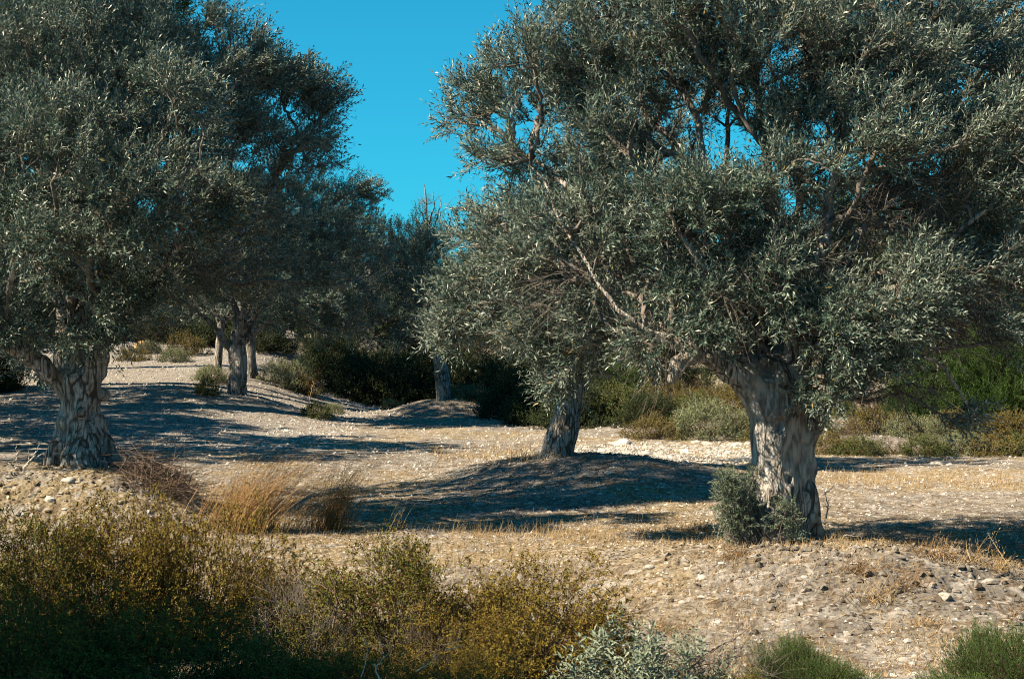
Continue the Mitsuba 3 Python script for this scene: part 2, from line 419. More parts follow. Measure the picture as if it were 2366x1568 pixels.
def tree(key, label, group, trunk, limbs, clumps, seed, shoots=5, leaves=20, leaf=(0.062, 0.0155), leaf_mat='olive_leaf', shoot_len=(0.2, 0.38), wind=(0.16, 0.05, 0.1),
         tip=0.0045, bf=0.3, gate=0.42, trunk_smooth=True, category='olive tree', center=None, bark='bark', twig_every=1):
    rng = np.random.default_rng(seed)
    tag(key, label, category, group)
    add(key + '__trunk', trunk, bark, smooth=trunk_smooth)
    seedP, seedL, seedR = [], [], []
    for i, (P, r0, r1) in enumerate(limbs):
        n = max(8, int(np.linalg.norm(np.diff(P, axis=0), axis=1).sum() / 0.12))
        Q = spline(P, n)
        wob = np.stack([meshkit.fbm(np.stack([np.full(n, seed + i * 3.7), np.arange(n) * 0.35, np.full(n, a * 9.1)], 1), 2) - 0.5 for a in range(3)], 1)
        Q = Q + wob * 0.16 * ss(0, 0.25, np.linspace(0, 1, n))[:, None]
        R = (r0 + (r1 - r0) * np.linspace(0, 1, n) ** 0.8) * (1 + 0.12 * np.sin(np.arange(n) * 1.3 + i))
        add(f'{key}__limb' + (f'_{i:03d}' if i else ''), ribbon_tube(Q, R, 9 if r0 > 0.05 else 6, cap=True), bark, smooth=True)
        seedP.append(Q); seedR.append(R)
        seedL.append(np.concatenate([[0], np.cumsum(np.linalg.norm(np.diff(Q, axis=0), axis=1))]) + 0.3)
    seedP, seedL, seedR = np.vstack(seedP), np.concatenate(seedL), np.concatenate(seedR)
    pts, bare = clump_points(clumps, rng, gate)
    order, parent = grow(seedP, seedL, pts, bf)
    S, N = len(seedP), len(pts)
    allP = np.vstack([seedP, pts])
    wgt = np.ones(N); kids = [[] for _ in range(S + N)]
    for j in order[::-1]:
        if parent[j] >= S:
            wgt[parent[j] - S] += wgt[j]
    for j in order:
        kids[parent[j]].append(j)
    sm = allP.copy()
    for j in order:
        if kids[S + j]:
            main = max(kids[S + j], key=lambda c: wgt[c])
            sm[S + j] = 0.5 * allP[S + j] + 0.25 * (sm[parent[j]] + allP[S + main])
    rad = tip * wgt ** 0.46
    tubes = []
    for j in order:
        p = parent[j]
        start = p < S or j != max(kids[p], key=lambda c: wgt[c])
        if not start:
            continue
        idx, r = [p, S + j], [min(rad[j] * 1.1, seedR[p] * 0.8) if p < S else min(rad[j] * 1.1, rad[p - S]), rad[j]]
        k = j
        while kids[S + k]:
            k = max(kids[S + k], key=lambda c: wgt[c])
            idx.append(S + k); r.append(rad[k])
        Q = spline(np.hstack([sm[idx], np.array(r)[:, None]]), len(idx) * 2)
        Q[1:, :3] += rng.normal(0, 0.012, (len(Q) - 1, 3))
        Q[:, 3] = np.maximum(Q[:, 3], tip * 0.6)
        tubes.append(ribbon_tube(Q[:, :3], Q[:, 3], 6 if r[0] > 0.03 else 4 if r[0] > 0.012 else 3))
    add(key + '__branch', join(tubes), 'twig', kind='stuff', smooth=True)
    # leafy shoots
    pos = sm[S:]
    gdir = unit(pos - sm[parent])
    ctr = pos.mean(0) - [0, 0, 1.0] if center is None else np.asarray(center)
    out = unit(pos - ctr)
    lush = np.where((wgt < 14) & ~bare)[0]
    idx = np.repeat(lush, shoots)
    n = len(idx)
    t = rng.random(n)
    O = sm[parent[idx]] * (1 - t)[:, None] + pos[idx] * t[:, None]
    O = np.where((rng.random(n) < 0.5)[:, None], pos[idx], O)
    D = unit(0.55 * gdir[idx] + 0.55 * out[idx] + np.array(wind) + [0, 0, 0.22] + rng.normal(0, 0.42, (n, 3)))
    L = rng.uniform(*shoot_len, n)
    bend = rng.normal(0, 0.045, (n, 3)) + np.array(wind) * 0.2 - np.array([0, 0, 0.05]) * (rng.random(n) < 0.4)[:, None]
    lv, uv = leaves_mesh(O, D, L, leaves, rng, *leaf, bend=bend)
    add(key + '__crown', lv, leaf_mat, kind='stuff', uv=uv)
    tw = [shoots_mesh(O[::twig_every], D[::twig_every], L[::twig_every], tip * 0.45, bend[::twig_every], 1 if twig_every == 1 else 2)]
    if bare.any():
        bi = np.repeat(np.where(bare)[0], 9)
        n = len(bi)
        Db = unit(0.5 * gdir[bi] + 0.3 * out[bi] + rng.normal(0, 0.6, (n, 3)) - [0, 0, 0.1])
        tw.append(shoots_mesh(pos[bi], Db, rng.uniform(0.15, 0.5, n), 0.0034, rng.normal(0, 0.09, (n, 3)) - np.array([0, 0, 0.06]), 3))
    add(key + '__twig', join(tw), 'twig', kind='stuff')
    return key


BACK = lambda u: 1.5 * min(1, max(0, (1460 - u) / 340))


def cones_from(pts):
    """Chained capsules from rows x, y, z, r."""
    pts = np.asarray(pts, float)
    return [(a[:3], b[:3], a[3], b[3]) for a, b in zip(pts[:-1], pts[1:])]


def P_(rows, Y):
    """Rows (u, v, dy) to points at distance Y + dy."""
    return np.array([W(u, v, Y + d + (BACK(u) if Y == 13.6 else 0)) for u, v, d in rows])


def C_(rows, Y):
    """Clumps from rows (u, v, ru, rv, dy, depth radius in m, number, bare)."""
    out = []
    for u, v, ru, rv, dy, rd, n, b in rows:
        dy = dy + (BACK(u) if Y == 13.6 else 0)
        s = 3285.0 / (Y + dy)
        out.append((W(u, v, Y + dy), (ru / s, rd, rv / s), n, bool(b)))
    return out


# --- the big olive on the right
Y1 = 13.6
Wr = lambda u, v, r, d=0.0: np.append(W(u, v, Y1 + d), r * (.86 if r > .1 else .95))
cones = []
cones += cones_from([Wr(1800, 1330, .40), Wr(1793, 1230, .33), Wr(1790, 1120, .275), Wr(1792, 1010, .27), Wr(1788, 930, .30), Wr(1775, 880, .30)])
cones += cones_from([Wr(1870, 1330, .20, .1), Wr(1860, 1200, .155, .1), Wr(1850, 1080, .13, .1), Wr(1850, 960, .13, .1), Wr(1850, 880, .15, .1), Wr(1860, 800, .12, .15)])
cones += cones_from([Wr(1930, 1262, .05, .1), Wr(1880, 1235, .12, .1), Wr(1850, 1150, .15, .05)])
cones += cones_from([Wr(1700, 1285, .07, -.15), Wr(1745, 1240, .16, -.05), Wr(1775, 1150, .2, 0)])
cones += cones_from([Wr(1790, 1310, .10, -.45), Wr(1795, 1250, .18, -.25), Wr(1795, 1180, .2, -.05)])
cones += cones_from([Wr(1765, 920, .24), Wr(1715, 865, .17, -.1), Wr(1650, 832, .115, -.2), Wr(1592, 828, .078, -.3), Wr(1562, 845, .062, -.35), Wr(1549, 876, .05, -.38)])
cones += cones_from([Wr(1660, 832, .11, -.2), Wr(1600, 798, .08, -.25), Wr(1530, 783, .06, -.3), Wr(1500, 768, .045, -.3)])
cones += cones_from([Wr(1770, 900, .23), Wr(1745, 830, .15, .1), Wr(1735, 760, .10, .1)])
cones += cones_from([Wr(1790, 900, .23), Wr(1790, 820, .15, .2), Wr(1785, 740, .10, .25)])
cones += cones_from([Wr(1810, 900, .2), Wr(1835, 820, .14, 0), Wr(1850, 740, .09, -.1)])
cones += cones_from([Wr(1862, 1010, .075, .05), Wr(1885, 975, .06, 0), Wr(1912, 935, .045, -.05)])
holes = [(W(1781, 1077, Y1 - .25), .042), (W(1774, 1116, Y1 - .24), .028), (W(1824, 1108, Y1 - .22), .036), (W(1836, 1010, Y1 - .21), .034), (W(1802, 985, Y1 - .27), .065), (W(1790, 1160, Y1 - .27), .04),
         (W(1768, 1262, Y1 - .45), .05), (W(1803, 1275, Y1 - .55), .11), (W(1778, 850, Y1 - .3), .11)]
trunk = gnarled(cones, 0.021, 4, holes)
limbs = [
    (P_([(1530, 785, -.3), (1480, 750, -.4), (1400, 690, -.5), (1345, 580, -.5), (1290, 490, -.4), (1254, 417, -.4), (1180, 350, -.3)], Y1), .028, .007),
    (P_([(1745, 840, .1), (1690, 740, .2), (1610, 610, .2), (1500, 540, .1), (1400, 490, 0), (1307, 424, 0), (1200, 340, 0), (1090, 270, -.1)], Y1), .07, .01),
    (P_([(1740, 770, .1), (1715, 660, .3), (1680, 520, .4), (1625, 390, .4), (1600, 250, .5), (1530, 110, .5), (1480, -40, .5)], Y1), .085, .014),
    (P_([(1785, 760, .25), (1785, 620, .4), (1775, 450, .5), (1750, 280, .6), (1735, 120, .7), (1720, -120, .8)], Y1), .085, .02),
    (P_([(1850, 760, -.1), (1885, 640, -.2), (1905, 520, -.2), (1930, 400, -.2), (1945, 250, -.1), (1960, 60, 0), (1975, -140, 0)], Y1), .08, .018),
    (P_([(1860, 800, .15), (1915, 690, .2), (1985, 540, .2), (2055, 400, .3), (2120, 250, .3), (2150, 60, .4)], Y1), .08, .014),
    (P_([(1862, 830, .1), (1960, 720, -.2), (2090, 640, -.4), (2200, 550, -.5), (2330, 430, -.5)], Y1), .06, .012),
    (P_([(1912, 935, -.05), (1960, 880, -.2), (2040, 820, -.3), (2160, 830, -.4), (2230, 930, -.4), (2290, 975, -.4)], Y1), .04, .007),
    (P_([(1840, 760, .3), (1900, 600, .9), (2020, 450, 1.5), (2200, 250, 2.0), (2330, 60, 2.2)], Y1), .07, .02),
    (P_([(1780, 760, .3), (1700, 560, 1.0), (1580, 380, 1.6), (1450, 200, 1.9), (1400, 40, 2.0)], Y1), .07, .02),
    (P_([(1800, 740, .2), (1830, 560, 1.2), (1850, 320, 1.8), (1860, 60, 2.1)], Y1), .07, .02),
    (P_([(1640, 825, -.2), (1560, 760, -.1), (1440, 740, .2), (1300, 720, .4), (1150, 690, .5), (1040, 700, .5)], Y1), .05, .009),
    (P_([(1735, 790, .1), (1640, 640, -.3), (1580, 560, -.5), (1540, 470, -.6)], Y1), .05, .012),
]
cl = C_([
    (1250, 190, 160, 120, -.2, .8, 130, 0), (1110, 250, 110, 70, -.1, .5, 60, 0), (1380, 110, 150, 120, .2, .9, 130, 0), (1400, 300, 160, 110, .2, .9, 110, 0), (1180, 370, 110, 45, -.3, .5, 40, 0),
    (1150, 540, 110, 80, .1, .6, 70, 0), (1270, 560, 170, 110, -.2, .8, 130, 0), (1090, 700, 110, 80, .3, .6, 80, 0), (1230, 710, 150, 100, .2, .7, 130, 0), (1060, 770, 80, 50, .3, .4, 36, 0),
    (1330, 820, 90, 70, .5, .5, 50, 0), (1620, 770, 80, 40, -.45, .3, 26, 0), (1500, 800, 70, 40, -.3, .3, 16, 0), (1290, 870, 50, 50, .5, .35, 22, 0), (1420, 700, 130, 110, .3, .7, 100, 0), (1440, 520, 150, 110, .3, .9, 110, 0), (1580, 510, 150, 110, -.2, .8, 120, 0), (1600, 670, 150, 80, -.1, .6, 90, 0),
    (1560, 120, 170, 130, .4, 1.2, 150, 0), (1720, 110, 190, 140, .2, 1.3, 170, 0), (1480, -60, 250, 110, .4, 1.3, 140, 0), (1800, -80, 320, 130, .2, 1.4, 190, 0), (1700, 470, 110, 80, -.4, .7, 70, 0),
    (1950, 110, 180, 110, -.2, 1.0, 120, 0), (2120, 190, 110, 80, -.2, .8, 55, 0), (1980, 270, 120, 70, -.4, .7, 60, 0), (2050, 340, 130, 60, -.6, .6, 60, 0), (2260, 300, 130, 90, -.6, .7, 90, 0), (2330, 420, 120, 100, -.6, .7, 80, 0),
    (1990, 760, 130, 110, -.6, .6, 110, 0), (2080, 690, 110, 70, -.5, .6, 55, 0), (1890, 880, 60, 60, -.5, .35, 30, 0), (2120, 620, 120, 70, -.4, .7, 50, 0), (2330, 600, 110, 90, -.3, .7, 60, 0), (2250, 760, 60, 50, -.4, .4, 12, 0),
    (2230, 965, 60, 32, -.4, .2, 9, 0), (1870, 720, 90, 70, -.6, .5, 45, 0), (1790, 640, 90, 80, -.5, .5, 45, 0),
    (2060, 480, 150, 110, -.1, .8, 60, 1), (2180, 700, 150, 120, -.2, .7, 75, 1), (1540, 790, 90, 70, -.3, .5, 34, 1), (1830, 600, 110, 130, -.2, .6, 40, 1), (2040, 890, 120, 60, -.3, .5, 30, 1), (1680, 620, 120, 100, -.3, .6, 36, 1), (1350, 660, 120, 80, 0, .6, 30, 1),
    (1500, 250, 250, 220, 2.0, 1.0, 150, 0), (1850, 150, 280, 240, 2.2, 1.1, 170, 0), (2250, 120, 220, 200, 2.2, 1.2, 150, 0), (2200, 420, 200, 160, 1.8, 1.0, 110, 0), (1550, 520, 230, 160, 1.8, .9, 110, 0), (1900, 500, 200, 170, 2.2, .9, 60, 0), (1300, 480, 160, 130, 1.4, .8, 70, 0), (2400, 250, 150, 250, .8, 1.2, 110, 0),
    (1850, 200, 140, 120, .6, .9, 110, 0), (1780, 260, 90, 80, .2, .7, 50, 0), (2040, 120, 140, 110, .6, 1.0, 110, 0), (2230, 80, 160, 130, .5, 1.1, 120, 0), (2350, 200, 120, 120, .4, .9, 80, 0), (2000, -60, 250, 90, .4, 1.2, 120, 0), (1600, 20, 200, 90, -.2, .9, 90, 0),
    (1830, 420, 120, 90, -.1, .8, 60, 0), (1760, 560, 110, 90, .3, .8, 60, 0), (2130, 470, 150, 90, .5, .8, 70, 0), (1900, 600, 120, 90, .5, .8, 50, 0), (2200, 620, 130, 90, .5, .8, 50, 0), (2330, 760, 80, 60, -.2, .5, 26, 0),
], Y1)
MAIN = tree('olive_tree', 'large olive tree on the right with pale holed trunk and ivy-like sprouts at its foot', None, trunk, limbs, cl, 11, shoots=6, leaves=15, center=W(1800, 560, Y1 + .6))

# sprouts clipped into a box at its foot
rng = np.random.default_rng(5)
nod = np.vstack([np.stack([rng.uniform(1662, 1742, 330), rng.uniform(1095, 1258, 330), rng.uniform(-.5, -.05, 330)], 1),
                 np.stack([rng.uniform(1785, 1852, 42), rng.uniform(1160, 1245, 42), rng.uniform(-.5, -.34, 42)], 1),
                 np.stack([rng.uniform(1740, 1795, 26), rng.uniform(1190, 1265, 26), rng.uniform(-.55, -.4, 26)], 1)])
nod = np.array([W(u, v, Y1 + d) for u, v, d in nod if meshkit.noise(np.array([u * .035, v * .03, d * 4]), 3) > .42])
idx = np.repeat(np.arange(len(nod)), 4)
O = nod[idx] + rng.normal(0, .02, (len(idx), 3)); D = unit(rng.normal(0, .7, (len(idx), 3)) + [-.1, -.3, .5]); L = rng.uniform(.06, .14, len(idx))
lv, uv = leaves_mesh(O, D, L, 12, rng, .030, .010)
add(MAIN + '__sprout', lv, 'sprout_leaf', kind='stuff', uv=uv)
base = W(1745, 1275, Y1 - .3) + rng.normal(0, .14, (len(nod), 3)) * [1, .8, .3]
add(MAIN + '__sprout_stem', join([shoots_mesh(O, D, L, .0016), shoots_mesh(base, unit(nod - base), np.linalg.norm(nod - base, axis=1), .004, rng.normal(0, .05, (len(nod), 3)), 3)]), 'twig', kind='stuff')

# --- the big olive on the left, on its mound
Y2 = 18.0
Wl = lambda u, v, r, d=0.0: np.append(W(u, v, Y2 + d), r * .84)
cones = []
cones += cones_from([Wl(192, 1110, .36), Wl(190, 1050, .31), Wl(188, 990, .265), Wl(186, 930, .255), Wl(184, 885, .26)])
cones += cones_from([Wl(112, 1090, .09, -.1), Wl(128, 1058, .13, -.1), Wl(148, 1000, .15, -.05), Wl(170, 930, .19)])
cones += cones_from([Wl(150, 1105, .10, -.38), Wl(165, 1050, .15, -.24), Wl(182, 990, .18, -.1)])
cones += cones_from([Wl(235, 1100, .08, -.3), Wl(222, 1045, .13, -.2), Wl(205, 985, .17, -.08)])
cones += cones_from([Wl(290, 1085, .05, 0), Wl(262, 1062, .10, 0), Wl(238, 1020, .14, 0), Wl(214, 975, .17, 0)])
cones += cones_from([Wl(180, 1110, .12, -.42), Wl(185, 1060, .2, -.22), Wl(190, 1000, .2, -.05)])
cones += cones_from([Wl(165, 905, .21), Wl(115, 862, .15, -.1), Wl(55, 815, .115, -.2), Wl(-20, 780, .09, -.3), Wl(-90, 730, .07, -.3)])
cones += cones_from([Wl(185, 890, .22), Wl(178, 820, .15, .1), Wl(172, 740, .10, .2)])
cones += cones_from([Wl(205, 890, .20), Wl(228, 825, .13, -.05), Wl(250, 760, .09, -.1)])
bumps = [(W(240, 912, Y2 - .02), .085), (W(136, 1030, Y2 - .14), .11), (W(146, 975, Y2 - .1), .08), (W(232, 862, Y2), .08), (W(185, 955, Y2 - .24), .07)]
trunk = gnarled(cones, 0.024, 21, [(W(178, 850, Y2 - .3), .1), (W(205, 960, Y2 - .27), .05)], rough=.05, bumps=bumps)
limbs = [
    (P_([(-60, 745, -.3), (-140, 640, -.4), (-210, 500, -.5), (-260, 350, -.4)], Y2), .08, .02),
    (P_([(20, 798, -.25), (10, 720, -.5), (30, 600, -.9), (60, 450, -1.2), (50, 280, -1.2)], Y2), .06, .012),
    (P_([(172, 750, .2), (150, 640, .3), (110, 480, .4), (80, 300, .5), (60, 60, .6), (40, -150, .7), (60, -330, .8)], Y2), .09, .02),
    (P_([(175, 780, .15), (200, 640, .4), (240, 480, .6), (280, 300, .8), (310, 110, .9), (300, -100, 1.0), (280, -330, 1.1)], Y2), .09, .02),
    (P_([(250, 765, -.1), (300, 680, -.3), (360, 560, -.5), (420, 420, -.4), (500, 260, 0), (580, 120, .3)], Y2), .085, .015),
    (P_([(240, 790, -.1), (330, 720, .2), (450, 650, .5), (560, 540, .9), (650, 400, 1.2), (740, 270, 1.4)], Y2), .08, .015),
    (P_([(255, 760, -.1), (280, 700, -.7), (350, 640, -1.2), (440, 540, -1.4), (510, 450, -1.3)], Y2), .05, .01),
    (P_([(180, 760, .2), (220, 600, 1.1), (320, 420, 1.8), (450, 250, 2.2)], Y2), .08, .02),
    (P_([(190, 760, .3), (250, 560, 1.8), (290, 340, 2.9), (310, 150, 3.7)], Y2), .08, .02),
    (P_([(160, 740, .3), (60, 560, 1.2), (-60, 380, 1.8), (-120, 150, 2.1)], Y2), .08, .02),
]
cl = C_([
    (50, 690, 130, 80, -.8, .6, 90, 0), (260, 690, 100, 75, -.9, .5, 80, 0), (340, 660, 60, 50, -1.1, .4, 34, 0), (170, 620, 110, 70, -.8, .6, 60, 0), (500, 470, 70, 70, -1.3, .4, 60, 0), (450, 540, 70, 40, -1.3, .4, 26, 0),
    (90, 480, 130, 110, -1.0, .8, 120, 0), (-60, 560, 140, 120, -.5, .9, 90, 0), (230, 380, 130, 120, -.5, .9, 120, 0), (60, 280, 150, 130, -.9, .9, 150, 0), (-120, 300, 170, 150, -.5, 1.0, 110, 0), (310, 240, 120, 110, -.2, .9, 110, 0),
    (420, 330, 110, 100, 0, .8, 90, 0), (120, 100, 150, 120, -.5, 1.0, 130, 0), (290, 70, 115, 100, 0, 1.0, 100, 0), (-80, 80, 170, 150, -.2, 1.1, 100, 0), (400, 150, 90, 80, .2, .8, 70, 0), (560, 150, 90, 80, .4, .8, 80, 0),
    (650, 200, 90, 70, .9, .7, 80, 0), (735, 240, 55, 55, 1.3, .5, 46, 0), (560, 300, 130, 100, .8, .9, 110, 0), (680, 340, 100, 90, 1.3, .8, 80, 0), (520, 60, 55, 30, .2, .4, 16, 0), (50, -100, 250, 110, 0, 1.3, 130, 0), (260, -90, 130, 90, .3, 1.1, 80, 0),
    (440, 440, 110, 100, .6, .8, 70, 0), (580, 480, 110, 100, 1.3, .8, 70, 0), (420, 640, 130, 70, .4, .7, 60, 0), (600, 640, 120, 80, 1.2, .7, 50, 0), (720, 650, 60, 30, .9, .4, 14, 0), (300, 560, 110, 80, -.3, .7, 60, 0),
    (430, 610, 110, 70, -.3, .5, 34, 1), (120, 360, 130, 90, -.9, .5, 30, 1), (350, 760, 90, 40, -.3, .4, 20, 1), (150, 790, 60, 30, -.5, .4, 12, 0), (40, 760, 80, 40, -.5, .4, 26, 0), (240, 770, 50, 30, -.5, .3, 14, 0),
    (100, 200, 250, 220, 2.2, 1.1, 150, 0), (400, 250, 220, 200, 2.3, 1.0, 150, 0), (200, 520, 260, 150, 2.0, 1.0, 120, 0), (-150, 450, 200, 200, 1.5, 1.1, 90, 0), (480, 520, 160, 120, 2.0, .8, 70, 0),
    (60, -260, 220, 110, .3, 1.3, 120, 0), (220, -230, 170, 110, .8, 1.3, 110, 0), (300, -170, 120, 90, 1.0, 1.0, 60, 0), (180, -200, 240, 130, 2.4, 1.0, 120, 0), (260, -60, 140, 120, 2.6, .9, 80, 0), (180, -400, 200, 90, .9, 1.3, 90, 0),
    (330, 130, 130, 110, 4.0, 1.0, 110, 0), (220, 60, 150, 130, 3.8, 1.1, 100, 0), (520, 210, 90, 80, 3.4, .9, 60, 0), (290, -90, 140, 90, 3.8, 1.0, 80, 0), (250, 250, 160, 120, 3.4, .9, 80, 0), (340, 430, 150, 110, -2.0, .8, 110, 0), (180, 330, 150, 120, -2.0, .8, 110, 0), (380, 250, 120, 110, -1.9, .8, 80, 0), (120, 560, 120, 80, -1.9, .6, 70, 0), (290, 560, 90, 60, -1.9, .5, 45, 0), (-260, 600, 130, 90, -.8, .7, 90, 0), (-350, 480, 130, 110, -.8, .8, 90, 0), (-180, 690, 110, 60, -.6, .5, 50, 0), (-280, 330, 140, 120, -.4, 1.0, 90, 0), (-240, 700, 120, 70, -1.1, .5, 50, 0),
], Y2)
tree('olive_tree_001', 'thick-trunked olive tree on the left standing on a bare earth mound', None, trunk, limbs, cl, 23, shoots=6, leaves=14, leaf=(.067, .0180), center=W(220, 480, Y2 + .6))
COUNT['olive_tree'] = 2


def bark_tube(P, R, seed, n=40, sides=22, rough=.16):
    """A furrowed trunk along the polyline P with radii R."""
    Q = spline(np.hstack([P, np.asarray(R, float)[:, None]]), n)
    v, f = ribbon_tube(Q[:, :3], Q[:, 3], sides, cap=True)
    c = np.repeat(Q[:, :3], sides, 0); c = np.vstack([c, Q[-1:, :3]])
    r = np.append(np.repeat(Q[:, 3], sides), Q[-1, 3])
    k = 1 + rough * 2.4 * (meshkit.fbm(v * [3, 3, 1.1] + seed, 3, seed) - .5) + rough * (np.abs(meshkit.noise(v * [9, 9, 1.6], seed + 3) - .5) * 2 - .4)
    return c + (v - c) * k[:, None], f


def auto_tree(x, y, h, R, seed, n_clump=13, per=36, lean=(0, 0), fork=1.5, tr=.24):
    """Trunk, limbs and clumps of an olive of that height and crown radius standing at (x, y)."""
    rng = np.random.default_rng(seed)
    z = float(height(x, y)) - .15
    top = np.array([x + lean[0], y + lean[1], z + fork])
    trunk = bark_tube(np.array([[x, y, z], [x + lean[0] * .3, y + lean[1] * .3, z + fork * .35], top, top + [0, 0, .25]]), [tr * 1.7, tr * 1.05, tr, tr * .7], seed)
    limbs, clumps = [], []
    for i in range(6):
        a = i * 1.047 + rng.uniform(-.4, .4)
        e = top + np.array([math.cos(a) * R * .7, math.sin(a) * R * .7, (h - fork) * rng.uniform(.55, .8)])
        m = top * .5 + e * .5 + [0, 0, (h - fork) * .1]
        limbs.append((np.array([top - [0, 0, .1], m, e]), tr * .45, .02))
    for i in range(n_clump):
        a = i * 2.399; q = (i + .5) / n_clump
        zz = z + fork * .95 + (h - fork) * (.15 + .75 * q)
        rr = R * .72 * math.sqrt(max(.08, 1 - (2 * q - .75) ** 2 * .85))
        clumps.append((np.array([top[0] + math.cos(a) * rr, top[1] + math.sin(a) * rr, zz]) + rng.normal(0, .15, 3), np.array([R * .36, R * .36, (h - fork) * .17]), per, False))
    return trunk, limbs, clumps


FAR = dict(twig_every=8, leaf=(.10, .027), leaves=14, shoots=4, shoot_len=(.25, .45), tip=.007, gate=.36)

# --- the leaning olive in the middle
Y3 = 24.0
t3 = bark_tube(np.array([W(1282, 1075, Y3), W(1290, 1030, Y3), W(1310, 960, Y3), W(1325, 905, Y3), W(1342, 850, Y3), W(1352, 800, Y3)]), [.42, .27, .215, .20, .20, .15], 31, rough=.2)
l3 = [(P_(r, Y3), .09, .02) for r in (
    [(1345, 840, 0), (1300, 740, .3), (1220, 640, .5), (1130, 600, .6)], [(1347, 830, 0), (1340, 700, .5), (1330, 560, .8)], [(1350, 820, 0), (1430, 720, .3), (1520, 640, .4)],
    [(1345, 830, .1), (1300, 700, 1.3), (1230, 580, 1.8)], [(1350, 820, .1), (1420, 660, 1.2), (1480, 540, 1.6)], [(1346, 830, .1), (1370, 640, .6), (1400, 480, .9), (1430, 350, 1.1)])]
c3 = C_([(1130, 620, 90, 60, .5, .7, 60, 0), (1230, 600, 110, 80, .4, .9, 80, 0), (1340, 570, 120, 80, .6, .9, 80, 0), (1450, 620, 110, 80, .4, .9, 70, 0), (1540, 680, 80, 60, .4, .8, 50, 0), (1240, 730, 110, 50, .2, .8, 60, 0), (1420, 750, 100, 50, .2, .8, 50, 0),
         (1400, 400, 170, 140, 1.0, 1.4, 140, 0), (1490, 330, 110, 110, 1.2, 1.3, 80, 0), (1300, 470, 110, 90, 1.0, 1.2, 70, 0), (1280, 560, 180, 90, 1.9, .9, 80, 0), (1440, 640, 140, 90, 1.9, .9, 60, 0), (1330, 840, 70, 35, -.3, .4, 18, 0)], Y3)
tree('olive_tree_002', 'slender leaning olive on a low mound just left of the large right tree', None, t3, l3, c3, 37, shoots=5, leaves=16, leaf=(.075, .02), tip=.006, center=W(1340, 700, Y3 + .5))

# --- the pale straight trunk at the left centre
Y4 = 41.0
t4 = bark_tube(np.array([W(543, 960, Y4), W(546, 930, Y4), W(548, 890, Y4), W(550, 850, Y4), W(548, 800, Y4), W(552, 765, Y4)]), [.46, .31, .27, .27, .26, .2], 41, rough=.13)
l4 = [(P_(r, Y4), .11, .03) for r in (
    [(545, 830, 0), (510, 770, -.2), (460, 720, -.4), (400, 690, -.4)], [(548, 800, 0), (540, 700, .3), (520, 580, .5)], [(552, 790, 0), (620, 680, .2), (690, 560, .4), (750, 460, .5)],
    [(552, 800, 0), (650, 720, -.3), (760, 680, -.4), (830, 640, -.4)], [(550, 780, .2), (600, 640, 1.5), (660, 520, 2.2)], [(550, 780, -.2), (580, 650, -1.2), (640, 500, -1.6)])]
c4 = C_([(640, 520, 110, 90, 0, 1.6, 110, 0), (760, 470, 80, 70, .2, 1.2, 80, 0), (830, 450, 55, 55, .3, .8, 40, 0), (720, 590, 120, 90, -.4, 1.4, 100, 0), (830, 580, 80, 80, .2, 1.2, 70, 0), (560, 640, 110, 70, -.6, 1.4, 80, 0), (440, 690, 100, 60, -.4, 1.2, 60, 0),
         (660, 690, 130, 60, -.8, 1.2, 80, 0), (790, 700, 100, 60, -.4, 1.0, 60, 0), (620, 420, 100, 60, .6, 1.4, 60, 0), (650, 560, 180, 120, 2.2, 1.3, 120, 0), (730, 760, 90, 35, -.5, .8, 30, 0), (640, 560, 150, 110, -2.6, 1.3, 120, 0), (760, 560, 100, 100, -2.8, 1.2, 80, 0), (560, 480, 100, 90, -2.6, 1.3, 60, 0), (700, 680, 120, 60, -3.2, 1.0, 60, 0), (500, 560, 110, 110, .5, 1.4, 70, 0)], Y4)
tree('olive_tree_003', 'olive with a straight pale sunlit trunk at left centre, behind the dry grass tufts', None, t4, l4, c4, 43, center=W(640, 640, Y4), **{**FAR, 'shoots': 7})

# --- the dark trunk on its own small mound at the centre
Y5 = 47.0
t5 = bark_tube(np.array([W(1024, 945, Y5), W(1024, 915, Y5), W(1022, 880, Y5), W(1016, 840, Y5), W(1008, 800, Y5)]), [.33, .25, .24, .23, .2], 51, rough=.14)
l5 = [(P_(r, Y5), .1, .03) for r in ([(1014, 820, 0), (960, 740, 0), (910, 640, .3), (890, 560, .4)], [(1010, 810, 0), (1000, 700, .2), (990, 600, .3)], [(1014, 820, 0), (1070, 760, 0), (1110, 720, .2)], [(1010, 810, .3), (960, 680, 1.6), (930, 560, 2)])]
c5 = C_([(900, 570, 75, 60, 0, 1.2, 70, 0), (970, 580, 60, 50, .2, 1.0, 50, 0), (900, 680, 90, 80, -.4, 1.3, 80, 0), (990, 680, 70, 80, -.2, 1.2, 70, 0), (1070, 740, 60, 50, 0, 1.0, 40, 0), (940, 770, 110, 40, -.3, 1.1, 50, 0), (940, 620, 110, 100, 1.8, 1.3, 90, 0), (1000, 560, 50, 50, .5, .9, 30, 0)], Y5)
tree('olive_tree_004', 'dark-trunked olive on a small shaded mound at the centre of the grove', None, t5, l5, c5, 53, center=W(950, 680, Y5), **{**FAR, 'shoots': 7})

# --- two stems behind the pale trunk
for i, (u, v, Y, h, R, sd, lb) in enumerate([(577, 880, 50.0, 6.0, 2.4, 61, 'pale short olive trunk just right of and behind the straight pale trunk'),
                                             (500, 900, 47.0, 5.0, 2.2, 67, 'thin forked olive just left of the straight pale trunk, growing from a grassy tuft')]):
    p = W(u, v, Y)
    tk, lm, cm = auto_tree(p[0], Y, h, R, sd, 11, 30, lean=(.15 if i else 0, 0), fork=2.0, tr=.22 if i == 0 else .13)
    tree(f'olive_tree_{5 + i:03d}', lb, None, tk, lm, cm, sd, center=(p[0], Y, 3.5), **FAR)

